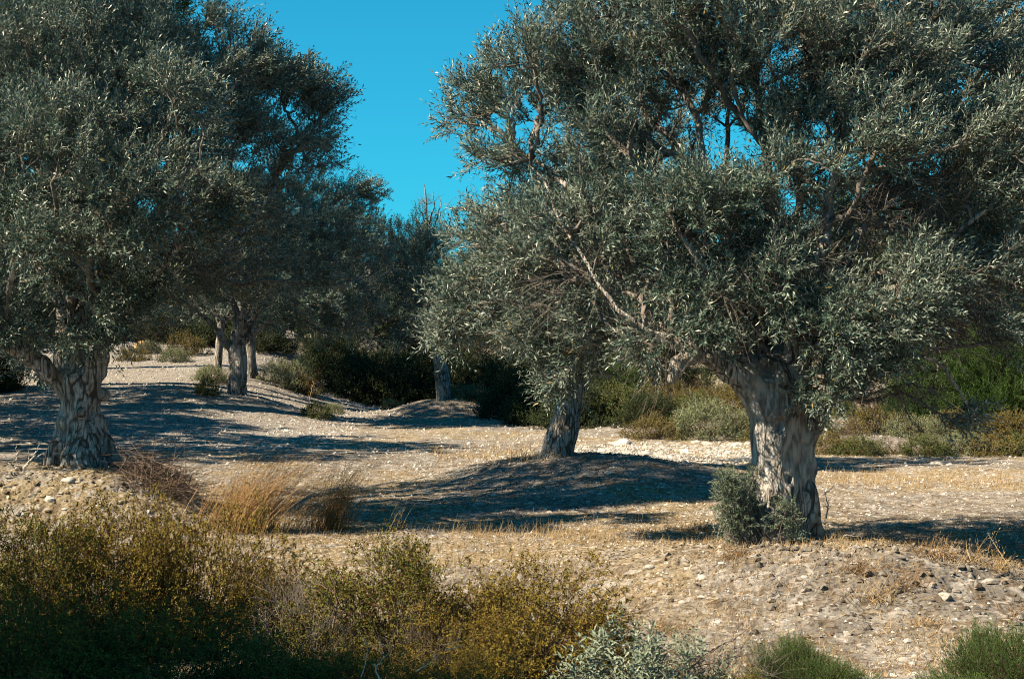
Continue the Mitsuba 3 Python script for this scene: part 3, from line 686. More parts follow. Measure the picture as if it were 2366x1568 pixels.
# --- olives beyond the left edge whose shadows cross the ground
for i, (x, y, h, R, sd) in enumerate([(-12.2, 28.3, 9.8, 4.2, 71), (-17.4, 38.3, 9.5, 3.9, 73), (-6.9, 5.4, 5.8, 2.8, 79), (-17.0, 32.2, 9.2, 3.9, 83)]):
    tk, lm, cm = auto_tree(x, y, h, R, sd, 18, 60)
    tree(f'olive_tree_{7 + i:03d}', 'olive tree beyond the left edge that shades the ground', 'olives beyond the left edge', tk, lm, cm, sd, center=(x, y, 3.0), **{**FAR, 'shoots': 8, 'leaves': 10, 'leaf': (.15, .046), 'gate': .25})


# ------------------------------------------------------------------ trees behind the grove
def crown_proto(seed, h, R, kind, n=420, shoots=5, leaves=14):
    """A wild tree at the origin: list of (part, mesh, material, uv)."""
    rng = np.random.default_rng(seed)
    trunk = bark_tube(np.array([[0, 0, -.3], [.1, 0, h * .25], [0, .1, h * .6], [.05, 0, h * .92]]), [.2 * h / 7, .15 * h / 7, .09 * h / 7, .02], seed, 26, 12)
    P = []
    while len(P) < n:
        q = rng.uniform(-1, 1, 3)
        zz = (q[2] + 1) / 2
        prof = (math.sin(math.pi * min(1, zz * .85 + .14)) ** .7 if kind != 'pine' else (1 - zz) ** .6 * min(1, zz * 5 + .3))
        p = np.array([q[0] * R, q[1] * R, h * (.1 + .9 * zz)])
        lump = .62 + .75 * float(meshkit.noise(p * (1.1 if h > 4 else 2.0), seed))
        rr = math.hypot(q[0], q[1])
        if rr < prof * lump and (rr > prof * lump * .45 or rng.random() < .25):
            P.append(p)
    P = np.array(P)
    idx = np.repeat(np.arange(n), shoots)
    k = len(idx)
    out = unit(P[idx] * [1, 1, .25] + [0, 0, .3])
    up = .5
    O = P[idx] + rng.normal(0, R * .045, (k, 3))
    D = unit(out * .8 + [0.15, 0, up] + rng.normal(0, .45, (k, 3)))
    L = rng.uniform(.3, .6, k)
    leaf, mat = {'pine': ((.17, .016), 'pine_leaf'), 'oak': ((.12, .055), 'dark_leaf'), 'dark': ((.10, .032), 'dark_leaf'), 'olive': ((.10, .027), 'olive_leaf')}[kind]
    lv, uv = leaves_mesh(O, D, L, leaves, rng, *leaf, ang=(20, 50) if kind == 'pine' else (35, 70), opposite=kind != 'pine')
    inner = np.stack([0 * P[:, 0], 0 * P[:, 1], P[:, 2] * .62], 1)
    d = P - inner
    br = shoots_mesh(inner, unit(d), np.linalg.norm(d, axis=1), .02, np.tile([0, 0, .12], (n, 1)), 3)
    return [('trunk', trunk, 'bark', None), ('branch', br, 'twig', None), ('crown', lv, mat, uv)]


PROTO = {}


def place(name, proto, loc, rotz=0.0, scale=(1, 1, 1), label=None, category=None, group=None, tilt=0.0):
    """A copy of a prototype: its parts' shapes under the copy's own key."""
    key = numbered(name)
    scale = (scale,) * 3 if np.isscalar(scale) else scale
    m = T().translate([float(c) for c in loc]).rotate([0, 0, 1], math.degrees(rotz)).rotate([1, 0, 0], math.degrees(tilt)).scale([float(c) for c in scale])
    for part, mesh, mat, uv in PROTO[proto]:
        gid = f'proto_{proto}_{part}'
        if gid not in scene:
            TRI[0] += len(mesh[1])
            scene[gid] = {'type': 'shapegroup', part: mikit.ply(mesh, mat, smooth=uv is None, uv=uv)}
        scene[f'{key}__{part}'] = {'type': 'instance', 'of': {'type': 'ref', 'id': gid}, 'to_world': m}
        if part not in ('trunk', 'rock'):
            tag(f'{key}__{part}', kind='stuff')
    tag(key, label, category, group)
    return key


PROTO['oak_a'] = crown_proto(101, 8.0, 3.4, 'oak')
PROTO['oak_b'] = crown_proto(103, 7.0, 3.0, 'dark', 440)
PROTO['pine_a'] = crown_proto(107, 7.5, 2.7, 'pine', 420, 6, 18)
PROTO['pine_low'] = crown_proto(109, 3.2, 1.9, 'pine', 360, 7, 20)
rng = np.random.default_rng(9)
belt = [(-420, 56, 'oak_a', 1.0), (-240, 62, 'oak_b', 1.15), (-60, 66, 'oak_a', 1.1), (110, 70, 'oak_b', 1.2), (270, 70, 'oak_a', .95), (420, 68, 'oak_b', 1.1), (560, 72, 'oak_a', 1.05), (690, 70, 'oak_b', 1.2), (800, 66, 'oak_a', 1.0),
        (900, 70, 'oak_b', 1.0), (1000, 72, 'oak_a', .85), (1100, 66, 'oak_b', .9), (1210, 62, 'oak_a', .95), (1330, 60, 'oak_b', 1.05), (1450, 58, 'oak_a', .95), (1580, 60, 'oak_b', 1.05), (1700, 56, 'oak_a', .85), (1840, 58, 'oak_b', 1.0), (1960, 54, 'pine_a', 1.0), (2080, 52, 'oak_a', .95),
        (2200, 50, 'pine_a', 1.05), (2330, 50, 'oak_b', 1.05), (2480, 48, 'oak_a', 1.0), (2650, 50, 'oak_b', 1.0)]
for u, Y, pr, sc in belt:
    x = (u - 1182.5) / 3285 * Y
    pine = pr.startswith('pine')
    place('pine_tree' if pine else 'evergreen_oak', pr, (x, Y, float(height(x, Y)) - .3), rng.uniform(0, 6.28), sc * np.array([1, 1, rng.uniform(.92, 1.05)]),
          'green pine in the line of trees behind the right olive' if pine else 'dark evergreen oak in the closed line of trees behind the olives', 'pine tree' if pine else 'oak tree', 'pines behind the right olive' if pine else 'oaks behind the olives')
for u, Y, pr, sc, lb in [(2280, 38, 'oak_a', (1.3, 1.3, 1.25), 'dark leafy evergreen oak close behind the right olive, at the right edge'), (1985, 42, 'oak_b', (1.1, 1.1, 1.05), 'dark evergreen oak seen between the upright limbs of the right olive'),
                         (2500, 36, 'oak_b', (1.3, 1.3, 1.45), 'tall dark evergreen oak at the upper right edge behind the olive')]:
    x = (u - 1182.5) / 3285 * Y
    place('evergreen_oak', pr, (x, Y, float(height(x, Y)) - .2), rng.uniform(0, 6.28), sc, lb, 'oak tree')
for u, Y, sc, lb in [(2170, 36, .75, 'low bright green pine under the right olive\'s hanging twigs'), (2330, 35, .95, 'bushy green pine at the right edge behind the shrubs'), (1430, 42, .55, 'low green pine bush behind the leaning olive'), (745, 60, .5, 'green bushy pine in front of the dark oaks at left centre')]:
    x = (u - 1182.5) / 3285 * Y
    place('pine_bush', 'pine_low', (x, Y, float(height(x, Y)) - .5), rng.uniform(0, 6.28), sc, lb, 'pine bush')
for q, (xt, yt, hp, Rp, lb) in enumerate([(-11.6, 37.6, 13.5, 4.0, 'tall pine added behind the left olive to shade the olives beyond, its trunk hidden'), (-13.8, 43.8, 17.0, 4.4, 'taller pine added farther back behind the left olive to shade the centre'), (-15.4, 50.4, 15.0, 4.5, 'farthest tall pine added behind the left olive to shade the thicket')]):  # pines added behind the left olive to shade the far olives and thicket
    zt = float(height(xt, yt))
    tk = bark_tube(np.array([[xt, yt, zt - .2], [xt + .1, yt, zt + hp * .25], [xt, yt + .1, zt + hp * .5], [xt + .1, yt, zt + hp * .8]]), [.36, .27, .21, .1], 92 + q)
    lm = [(np.array([[xt, yt, zt + hp * (.42 + .05 * i)], [xt + math.cos(i * 1.05) * Rp * .45, yt + math.sin(i * 1.05) * Rp * .45, zt + hp * (.55 + .04 * i)], [xt + math.cos(i * 1.05) * Rp * .8, yt + math.sin(i * 1.05) * Rp * .8, zt + hp * (.62 + .05 * i)]]), .09, .02) for i in range(6)]
    cm = [(np.array([xt + math.cos(i * 2.4) * Rp * .72 * math.sqrt((i % 7 + .5) / 7), yt + math.sin(i * 2.4) * Rp * .72 * math.sqrt((i % 7 + .5) / 7), zt + hp * (.55 + .38 * i / 22)]), np.array([Rp * .36, Rp * .36, hp * .09]), 42, False) for i in range(22)]
    tree('added_pine' + (f'_{q:03d}' if q else ''), lb, None, tk, lm, cm, 93 + q, category='pine tree', center=(xt, yt, zt + hp * .5), **{**FAR, 'leaf_mat': 'pine_leaf', 'shoots': 6, 'leaves': 10, 'leaf': (.17, .045), 'gate': .22})
# unseen olives added right of the frame and behind the camera to dim sky light
PROTO['olive_b'] = crown_proto(131, 6.6, 3.3, 'olive', 430, 6, 14)
for x, y, sc in [(9.0, 13.0, 1.0), (11.5, 21.0, 1.1), (15.5, 29.0, 1.1), (4.5, -5.5, 1.05), (-3.5, -7.0, 1.0), (11.0, 3.0, 1.1)]:
    place('added_olive', 'olive_b', (x, y, float(height(x, y)) - .1), x * 2.1, sc, 'unseen olive added beyond the right edge or behind the camera to dim the sky light', 'olive tree', 'added olives outside the frame')
# the half-dead tree whose bare top stands against the sky
rngd = np.random.default_rng(15)
Y6 = 58.0
b6 = W(988, 880, Y6)
tk = bark_tube(np.array([b6, W(986, 700, Y6), W(984, 560, Y6), W(984, 470, Y6), W(980, 425, Y6)]), [.2, .14, .08, .045, .012], 88, 30, 10)
lm = [(P_(r, Y6), .05, .012) for r in ([(985, 560, 0), (962, 500, 0), (958, 462, 0)], [(985, 580, 0), (1010, 510, .2), (1018, 455, .3)], [(985, 600, 0), (1030, 540, .3), (1048, 470, .3)], [(985, 540, 0), (1000, 480, -.2), (1002, 445, -.3)])]
cm = C_([(985, 530, 38, 45, 0, .7, 60, 0), (1000, 590, 50, 50, 0, .8, 60, 0), (960, 600, 45, 45, 0, .8, 50, 0), (1000, 480, 40, 30, 0, .6, 30, 1), (985, 650, 70, 60, 0, 1.0, 60, 0)], Y6)
tree('half_dead_tree', 'half-dead tree whose bare twiggy top stands against the sky in the gap', None, tk, lm, cm, 89, category='dead tree', center=W(985, 600, Y6), **{**FAR, 'leaf_mat': 'dark_leaf', 'shoots': 3, 'wind': (0, 0, .35)})


# ------------------------------------------------------------------ shrubs
def shrub_proto(seed, R, H, n, k, m, leaf, mat, slen, stem='brown_stem', bare=0.0, droop=0.0, up=.6, ang=(35, 70), shell=.55, spread=.45, opposite=True, sr=.0035):
    rng = np.random.default_rng(seed)
    d = rng.normal(size=(n * 2, 3)); d[:, 2] = np.abs(d[:, 2]) - .12
    d = unit(d)[:n]
    lump = .62 + .72 * meshkit.noise(d * 2.6 + seed, seed)
    r = lump * (shell + (1 - shell) * rng.random(n) ** .5)
    P = d * r[:, None] * [R, R, H] + [0, 0, .03]
    P[:, 2] = np.maximum(P[:, 2], .02)
    leafy = rng.random(n) >= bare
    idx = np.repeat(np.where(leafy)[0], k)
    q = len(idx)
    D = unit(.6 * unit(P[idx]) + [0.08, 0, up] + rng.normal(0, spread, (q, 3)))
    L = rng.uniform(*slen, q)
    O = P[idx] + rng.normal(0, R * .07, (q, 3)) - D * L[:, None] * .5
    bend = rng.normal(0, .02, (q, 3)) - np.array([0, 0, droop])
    lv, uv = leaves_mesh(O, D, L, m, rng, *leaf, bend=bend, ang=ang, opposite=opposite, droop=.08 + droop)
    b = rng.normal(0, R * .12, (n, 3)) * [1, 1, 0] - [0, 0, .05]
    e = P - b
    st = [shoots_mesh(b, unit(e), np.linalg.norm(e, axis=1), sr, rng.normal(0, R * .09, (n, 3)), 3), shoots_mesh(O, D, L, .0012, bend, 1)]
    if bare > 0:
        bi = np.repeat(np.where(~leafy)[0], 5)
        st.append(shoots_mesh(P[bi], unit(unit(P[bi]) + rng.normal(0, .6, (len(bi), 3))), rng.uniform(.08, .25, len(bi)), .0018, rng.normal(0, .04, (len(bi), 3)), 2))
    return [('stem', join(st), stem, None), ('foliage', lv, mat, uv)]


PROTO['burnet_a'] = shrub_proto(201, .72, .85, 340, 13, 12, (.020, .010), 'burnet_leaf', (.04, .10), bare=.05, up=.35)
PROTO['burnet_b'] = shrub_proto(203, .68, .80, 340, 13, 12, (.019, .010), 'burnet_leaf_green', (.04, .10), bare=.08, up=.35)
PROTO['burnet_c'] = shrub_proto(205, .75, .70, 340, 12, 12, (.019, .009), 'burnet_leaf', (.04, .09), bare=.12, up=.35)
PROTO['sage'] = shrub_proto(207, .42, .55, 110, 4, 13, (.046, .014), 'sage_leaf', (.12, .24), droop=.03, up=.9, ang=(55, 100), spread=.3, bare=.05)
PROTO['broom'] = shrub_proto(209, .50, .42, 260, 10, 10, (.035, .004), 'pine_leaf', (.10, .2), up=.9, ang=(15, 40), spread=.25, opposite=False)
PROTO['dry_twigs'] = shrub_proto(211, .45, .45, 180, 3, 6, (.015, .007), 'grey_leaf', (.06, .12), bare=.7, stem='twig')
PROTO['mid_burnet'] = shrub_proto(213, .9, .75, 170, 8, 12, (.045, .020), 'hill_ochre_leaf', (.10, .2), bare=.15, sr=.006)
PROTO['mid_green'] = shrub_proto(215, .9, .8, 170, 8, 12, (.045, .020), 'hill_green_leaf', (.10, .2), bare=.1, sr=.006)
PROTO['mid_grey'] = shrub_proto(217, .9, .75, 170, 8, 12, (.05, .016), 'grey_leaf', (.12, .3), bare=.15, sr=.006, up=.8)
PROTO['mid_twigs'] = shrub_proto(219, .8, .65, 150, 4, 6, (.04, .016), 'grey_leaf', (.12, .25), bare=.75, sr=.007)
PROTO['lentisk'] = shrub_proto(221, 1.7, 1.7, 300, 9, 14, (.075, .032), 'dark_leaf', (.2, .4), bare=.03, sr=.012)

rng = np.random.default_rng(31)


def shrub(name, proto, u, Y, size, label, category='shrub', group=None, hz=1.0, dz=0.0):
    x = (u - 1182.5) / 3285 * Y
    place(name, proto, (x, Y, float(height(x, Y)) - .03 + dz), rng.uniform(0, 6.28), (size, size, size * hz), label, category, group)


# front row, nearest first; u is where it stands across the photograph, Y its distance
shrub('thorny_shrub', 'burnet_b', 40, 9.9, 1.0, 'olive-brown thorny shrub at the left edge below the dark hole in the mound', hz=1.15)
shrub('thorny_shrub', 'burnet_a', 245, 10.4, 1.1, 'highest ochre-green thorny shrub in front of the left mound', hz=1.12)
shrub('thorny_shrub', 'burnet_c', 450, 10.5, 1.05, 'ochre thorny shrub right of the highest one, in front of the left mound', hz=1.3)
shrub('thorny_shrub', 'burnet_a', 620, 10.6, .62, 'small ochre thorny shrub in front of the large grass tuft')
shrub('thorny_shrub', 'burnet_b', 890, 9.7, 1.1, 'green-brown thorny shrub in the middle of the foreground, left of the ochre one', hz=.95)
shrub('thorny_shrub', 'burnet_a', 1235, 9.3, 1.08, 'rounded ochre thorny shrub beside the sunlit straw, the rightmost large one', hz=.86)
shrub('thorny_shrub', 'burnet_c', 1080, 9.0, .85, 'low ochre thorny shrub left of the rounded ochre one', hz=.95)
shrub('thorny_shrub', 'burnet_a', 90, 8.4, 1.0, 'dark thorny shrub in the shade at the lower left corner', hz=.82)
shrub('thorny_shrub', 'burnet_c', 370, 8.6, 1.0, 'brown thorny shrub at the edge of the shade, lower left', hz=.86)
shrub('thorny_shrub', 'burnet_b', 620, 8.2, .8, 'thorny shrub in deep shade at the bottom, left of centre', hz=.8)
shrub('thorny_shrub', 'burnet_c', 840, 8.3, .8, 'thorny shrub below the bare dark branches at the bottom', hz=.8)
shrub('thorny_shrub', 'burnet_a', 1090, 7.9, .8, 'ochre thorny shrub at the bottom edge left of the silvery sage', hz=.78)
shrub('thorny_shrub', 'burnet_c', 230, 7.5, .9, 'thorny shrub in full shade at the bottom edge, far left', hz=.7)
shrub('thorny_shrub', 'burnet_b', 520, 7.3, .8, 'thorny shrub in full shade at the bottom edge, third from the left', hz=.65)
shrub('thorny_shrub', 'burnet_c', 1690, 8.4, .62, 'low yellowish thorny shrub at the bottom right of the sage', hz=.7)
shrub('grey_twig_bush', 'dry_twigs', 690, 9.5, 1.1, 'leafless grey twig bush between the foreground thorny shrubs', hz=1.1)
shrub('grey_twig_bush', 'dry_twigs', 1640, 8.6, .95, 'purplish dry twig bush right of the silvery sage')
shrub('grey_twig_bush', 'dry_twigs', 1000, 8.9, .8, 'small dry twig bush among the ochre shrubs', hz=1.1)
shrub('silvery_sage', 'sage', 1420, 7.9, 1.15, 'silvery sage with drooping pale leaves at the bottom centre right', hz=1.0)
shrub('silvery_sage', 'sage', 1560, 8.3, .9, 'smaller pale sage touching the right side of the silvery one')
shrub('silvery_sage', 'sage', 1330, 7.4, .9, 'pale sage stems at the bottom edge left of the silvery sage', hz=.8)
shrub('green_broom', 'broom', 1840, 9.0, .64, 'round dark green broom bush at the bottom right', hz=1.15)
shrub('green_broom', 'broom', 1935, 8.7, .72, 'low green broom bush sloping down right of the round one', hz=.8)
shrub('green_broom', 'broom', 2350, 8.7, .95, 'bright green broom bush in the lower right corner', hz=1.0)
shrub('green_broom', 'broom', 2250, 8.2, .75, 'lower green broom bush at the bottom edge near the right corner', hz=.85)
# single bushes out in the grove
shrub('dark_bush', 'mid_green', 730, 40.0, .52, 'dark round bush standing alone on the sunlit ground at left centre', hz=1.15)
shrub('pale_bush', 'mid_grey', 770, 45.0, .42, 'pale grey-green bush just behind the dark round bush')
shrub('dark_bush', 'mid_green', 478, 40.0, .40, 'small upright dark bush at the left of the pale trunk', hz=1.7)
shrub('pale_bush', 'mid_grey', 490, 46.5, .75, 'grassy pale tuft at the foot of the thin forked olive')
shrub('pale_bush', 'mid_grey', 905, 47.5, .45, 'low green bush left of the dark trunk on the small mound')
shrub('pale_bush', 'mid_grey', 1085, 47.5, .75, 'pale grey bush right of the dark trunk on the small mound', hz=1.0)
shrub('dry_bush', 'mid_twigs', 1165, 47.0, .8, 'reddish dry bush in front of the black shade at centre', hz=1.3)
shrub('pale_bush', 'mid_grey', 655, 50.0, 1.1, 'pale dry bush in front of the green pine, right of the pale trunk', hz=1.2)
shrub('ochre_bush', 'mid_burnet', 700, 50.0, .8, 'ochre bush beside the pale dry bush, right of the pale trunk', hz=1.2)
shrub('ochre_bush', 'mid_burnet', 430, 57.0, .9, 'upright ochre bush at the top of the gravel slope', hz=1.3)
shrub('ochre_bush', 'mid_burnet', 310, 55.0, .7, 'low yellow bush at the top left of the gravel slope')
shrub('pale_bush', 'mid_grey', 405, 54.0, .75, 'pale bush at the top of the gravel slope left of the ochre one')
shrub('pale_bush', 'mid_grey', 345, 58.0, .7, 'pale tuft at the foot of the ochre earth bank')
# right hillside
hill = [(1640, 33.0, 'mid_grey', 1.15, 'pale_bush', 'large pale green bush above the white rubble, left of the right trunk'), (1720, 33.5, 'mid_green', .7, 'green_bush', 'green bush between the pale one and the right trunk'),
        (1510, 33.0, 'mid_burnet', .75, 'ochre_bush', 'dark ochre bush at the left end of the white rubble'), (1600, 37.0, 'mid_green', .9, 'green_bush', 'green bush above the large pale one'), (1560, 39.0, 'mid_burnet', 1.0, 'ochre_bush', 'ochre bush high on the slope below the sawn limb'),
        (1680, 39.0, 'mid_burnet', 1.0, 'ochre_bush', 'ochre bush high on the slope left of the right trunk'), (1450, 38.0, 'mid_green', 1.2, 'green_bush', 'bright green bush right of the leaning trunk'), (1400, 40.0, 'mid_green', 1.3, 'green_bush', 'green bush directly behind the leaning trunk'),
        (1640, 42.0, 'mid_twigs', 1.2, 'dry_bush', 'grey dry bush at the top of the slope left of the right trunk'), (1740, 43.0, 'mid_grey', 1.2, 'pale_bush', 'pale bush at the top of the slope just left of the right trunk'),
        (1920, 29.5, 'mid_burnet', .85, 'ochre_bush', 'ochre bush right of the right trunk at the edge of the shade'), (1985, 29.0, 'mid_green', .75, 'green_bush', 'dark green bush right of the right trunk at the edge of the shade'), (2060, 29.5, 'mid_twigs', .9, 'dry_bush', 'grey dry bush in the row behind the right shade'),
        (2140, 29.0, 'mid_green', .8, 'green_bush', 'ochre-green bush above the flat grey stone'), (2220, 29.5, 'mid_grey', .9, 'pale_bush', 'pale bush near the right edge behind the shade'), (2300, 29.0, 'mid_burnet', .9, 'ochre_bush', 'ochre bush at the right edge behind the shade'), (2380, 28.8, 'mid_green', .9, 'green_bush', 'green bush cut by the right edge'),
        (1940, 33.5, 'mid_twigs', 1.0, 'dry_bush', 'grey dry bush in the second row right of the right trunk'), (2030, 34.0, 'mid_burnet', 1.1, 'ochre_bush', 'ochre bush in the second row under the hanging leaves'), (2120, 33.0, 'mid_grey', 1.0, 'pale_bush', 'pale bush in the second row under the hanging leaves'),
        (2220, 33.5, 'mid_burnet', 1.1, 'ochre_bush', 'reddish ochre bush in the second row near the right edge'), (2320, 33.0, 'mid_burnet', 1.2, 'ochre_bush', 'orange-brown bush in the second row at the right edge'), (1910, 38.0, 'mid_green', 1.2, 'green_bush', 'green bush in the third row right of the right trunk'), (2030, 39.0, 'mid_twigs', 1.2, 'dry_bush', 'grey dry bush in the third row behind the hanging twigs'),
        (2130, 38.0, 'mid_burnet', 1.2, 'ochre_bush', 'ochre bush in the third row before the pines'), (2400, 34.0, 'mid_green', 1.3, 'green_bush', 'leafy green bush at the far right edge before the pines'), (1860, 34.0, 'mid_grey', 1.0, 'pale_bush', 'pale bush directly behind the right trunk'), (1800, 32.0, 'mid_burnet', .8, 'ochre_bush', 'ochre bush hidden mostly behind the right trunk')]
for u, Y, pr, sz, nm, lb in hill:
    shrub(nm, pr, u, Y, sz * (.85 if u > 1800 else 1), lb, hz=.8 if u > 1800 else 1)
for u, Y, sz in [(830, 54, 1.0), (900, 53, .85), (960, 55, 1.0), (1060, 53, 1.0), (1120, 52, 1.1), (1190, 50, 1.1), (1250, 46, 1.1), (1310, 45, 1.0), (1370, 45, .9), (1260, 40, .75), (1210, 43, .8), (760, 58, 1.0), (1440, 44, .8), (1520, 46, 1.0), (1000, 57, 1.2), (880, 59, 1.3), (20, 62, 1.4), (-80, 62, 1.5), (120, 64, 1.4), (220, 66, 1.3), (-60, 42, .9), (1340, 38, .7), (1500, 36.5, .5), (600, 60, .9), (500, 62, .9), (400, 64, 1.0)]:
    shrub('evergreen_thicket', 'lentisk', u, Y, sz, 'dark evergreen bush in the closed thicket behind the grove', 'bush', 'thicket behind the grove', hz=rng.uniform(.85, 1.1))


# ------------------------------------------------------------------ dry grass
def tuft(key, label, u, v, h, n, lean, seed, rad=.13, mat='ochre_straw', category='grass tuft', group=None, spread=.16, rb=.0034):
    r = np.random.default_rng(seed)
    c = on_ground(u, v)[0]
    O = c + np.stack([r.normal(0, rad, n), r.normal(0, rad * .7, n), np.full(n, -.02)], 1)
    D = unit(np.stack([r.normal(0, spread, n) + lean * r.random(n) * .5, r.normal(0, spread, n), np.ones(n)], 1))
    L = h * r.uniform(.45, 1.05, n)
    bend = np.stack([lean * r.uniform(.1, .95, n), r.normal(0, .08, n), -.12 * r.random(n)], 1) * L[:, None]
    tag(key, label, category, group)
    v_, f_ = shoots_mesh(O, D, L, rb, bend, 4)
    add(key + '__stalk', (v_, f_), mat, kind='stuff', uv=np.stack([np.repeat(r.random(n), len(v_) // n), np.zeros(len(v_))], 1))
    e = O + D * L[:, None] + bend
    lv, uv = leaves_mesh(e - unit(D + bend / L[:, None]) * .1, unit(D + 2 * bend / L[:, None]), np.full(n, .12), 5, r, .028, .006, ang=(8, 28), opposite=False)
    add(key + '__seed_head', lv, mat, kind='stuff', uv=uv)


tuft('grass_tuft', 'tall orange dry grass tuft bent to the right below the left mound', 555, 1224, .98, 520, .8, 301, .21, 'tuft_straw')
tuft('grass_tuft_001', 'narrower dry grass tuft standing right of the large one', 762, 1222, .86, 240, .42, 303, .13, 'tuft_straw')
tuft('grass_tuft_002', 'few thin dry grass stalks between the two tufts', 680, 1226, .5, 50, .7, 305, .14, 'straw')
tuft('grass_tuft_003', 'thin single dry stalks standing left of the large grass tuft', 512, 1180, .75, 22, .1, 307, .18)
tuft('grass_tuft_004', 'two or three dry stalks rising before the shade, right of the tufts', 915, 1228, .45, 9, .25, 309, .05, 'straw')
tuft('grass_tuft_005', 'tall thin straw stalk rising above the foreground shrubs at the left', 415, 1330, .62, 7, .2, 311, .05, 'straw')
COUNT['grass_tuft'] = 6

rg = np.random.default_rng(41)


def scatter(n, x0, x1, y0, y1, seed, thr=None, scale=.8):
    r = np.random.default_rng(seed)
    x, y = r.uniform(x0, x1, n), y0 * (y1 / y0) ** r.random(n)
    if thr is not None:
        k = meshkit.fbm(np.stack([x * scale, y * scale, 0 * x], 1), 3, 19) + r.normal(0, .06, n) > thr
        x, y = x[k], y[k]
    return np.stack([x, y, height(x, y)], 1)


O = np.vstack([scatter(52000, -4.5, 6.5, 9.3, 17.5, 1, .45), scatter(16000, -9, 11, 16.5, 32, 2, .5), scatter(7000, -16, 14, 30, 50, 3, .5)])
n = len(O)
D = unit(rg.normal(0, .55, (n, 3)) * [1, 1, .3] + [.12, 0, 1])
L = rg.uniform(.03, .10, n)
w = unit(rg.normal(0, 1, (n, 3)) * [1, 1, .1]) * (rg.uniform(.0018, .0035, n) * np.maximum(1, O[:, 1] / 15))[:, None]
V = np.stack([O - w, O + w, O + D * L[:, None]], 1).reshape(-1, 3)
add('dry_grass', (V, np.arange(3 * n).reshape(-1, 3)), 'straw', 'short dry straw-coloured grass covering the sunlit ground', kind='stuff', uv=np.stack([np.repeat(rg.random(n), 3), np.zeros(3 * n)], 1))
O = np.vstack([scatter(9000, -5, 6.5, 9.3, 18, 5), scatter(4000, -9, 10, 17, 30, 6)]) + [0, 0, .006]
n = len(O)
D = unit(rg.normal(0, 1, (n, 3)) * [1, 1, .22]); L = rg.uniform(.04, .2, n)
V, F = shoots_mesh(O - D * L[:, None] / 2, D, L, rg.uniform(.001, .003, n), None, 1)
add('straw_litter', (V, F), 'straw', 'loose straw and thin twigs lying on the ground', kind='stuff', uv=np.stack([np.repeat(rg.random(n), len(V) // n), np.zeros(len(V))], 1))
# taller fringe of grass where the sunlit strip meets the shade
for i, (u0, u1, v, m, h) in enumerate([(1040, 1480, 1240, 420, .15), (1480, 1680, 1232, 160, .10), (1880, 2365, 1115, 500, .16), (1000, 1300, 1052, 380, .2), (930, 1100, 1235, 60, .12)]):
    u = rg.uniform(u0, u1, m)
    O = on_ground(u, v + rg.normal(0, 9, m))
    D = unit(rg.normal(0, .3, (m, 3)) * [1, 1, .2] + [.2, 0, 1])
    key = numbered('grass_fringe')
    V, F = shoots_mesh(O, D, rg.uniform(.4, 1.4, m) * h, .0025 * max(1, O[0, 1] / 15), rg.normal(0, .03, (m, 3)), 2)
    add(key, (V, F), 'straw', 'fringe of dry grass stalks along the edge of the tree shade', kind='stuff', uv=np.stack([np.repeat(rg.random(m), len(V) // m), np.zeros(len(V))], 1))
# small ochre weeds
for i, (u, v, sz, lb) in enumerate([(1615, 1225, .17, 'ochre weed against the shade just left of the sprouts'), (1350, 1228, .08, 'small pale straw tussock on the edge of the shade, left of the right olive'), (1700, 1285, .11, 'dry weed at the foot of the sprouts'), (2210, 1300, .26, 'broad brown dry weed at the edge of the shade right of the right olive'),
                                    (2150, 1285, .2, 'brown dry weed on the crest right of the right olive'), (2020, 1392, .19, 'straw weed on the right front of the mound'), (2080, 1360, .15, 'straw weed in the clods on the right of the mound'), (2300, 1320, .15, 'dry weed at the right edge by the shade'),
                                    (2370, 1430, .2, 'ochre weed at the right edge above the green broom'), (2130, 1440, .1, 'low straw weed above the green brooms'), (1990, 1325, .12, 'weed beside the dark hollow in the mound'), (690, 1195, .14, 'ochre weed between the two grass tufts'), (1545, 1455, .12, 'straw weed right of the silvery sage')]):
    tuft(numbered('dry_weed'), lb, u, v, sz * 1.2, 60, .25, 400 + i, sz * .6, 'straw' if i % 2 else 'dry_weed_leaf', 'dry weed', None, .9)


# ------------------------------------------------------------------ dead wood
def sticks(key, label, rows, Y, r0, mat, n=14, category='branch'):
    """A dead branch: every row of points (u, v, dy) is one stem; the first is the thickest."""
    tag(key, label, category)
    for i, row in enumerate(rows):
        Q = spline(P_(row, Y), n)
        Q += np.random.default_rng(i + 7).normal(0, r0 * .5, Q.shape)
        add(key + '__stem' + (f'_{i:03d}' if i else ''), ribbon_tube(Q, np.linspace(r0 * (1 if i == 0 else .55), r0 * .15, n), 5), mat, smooth=True)


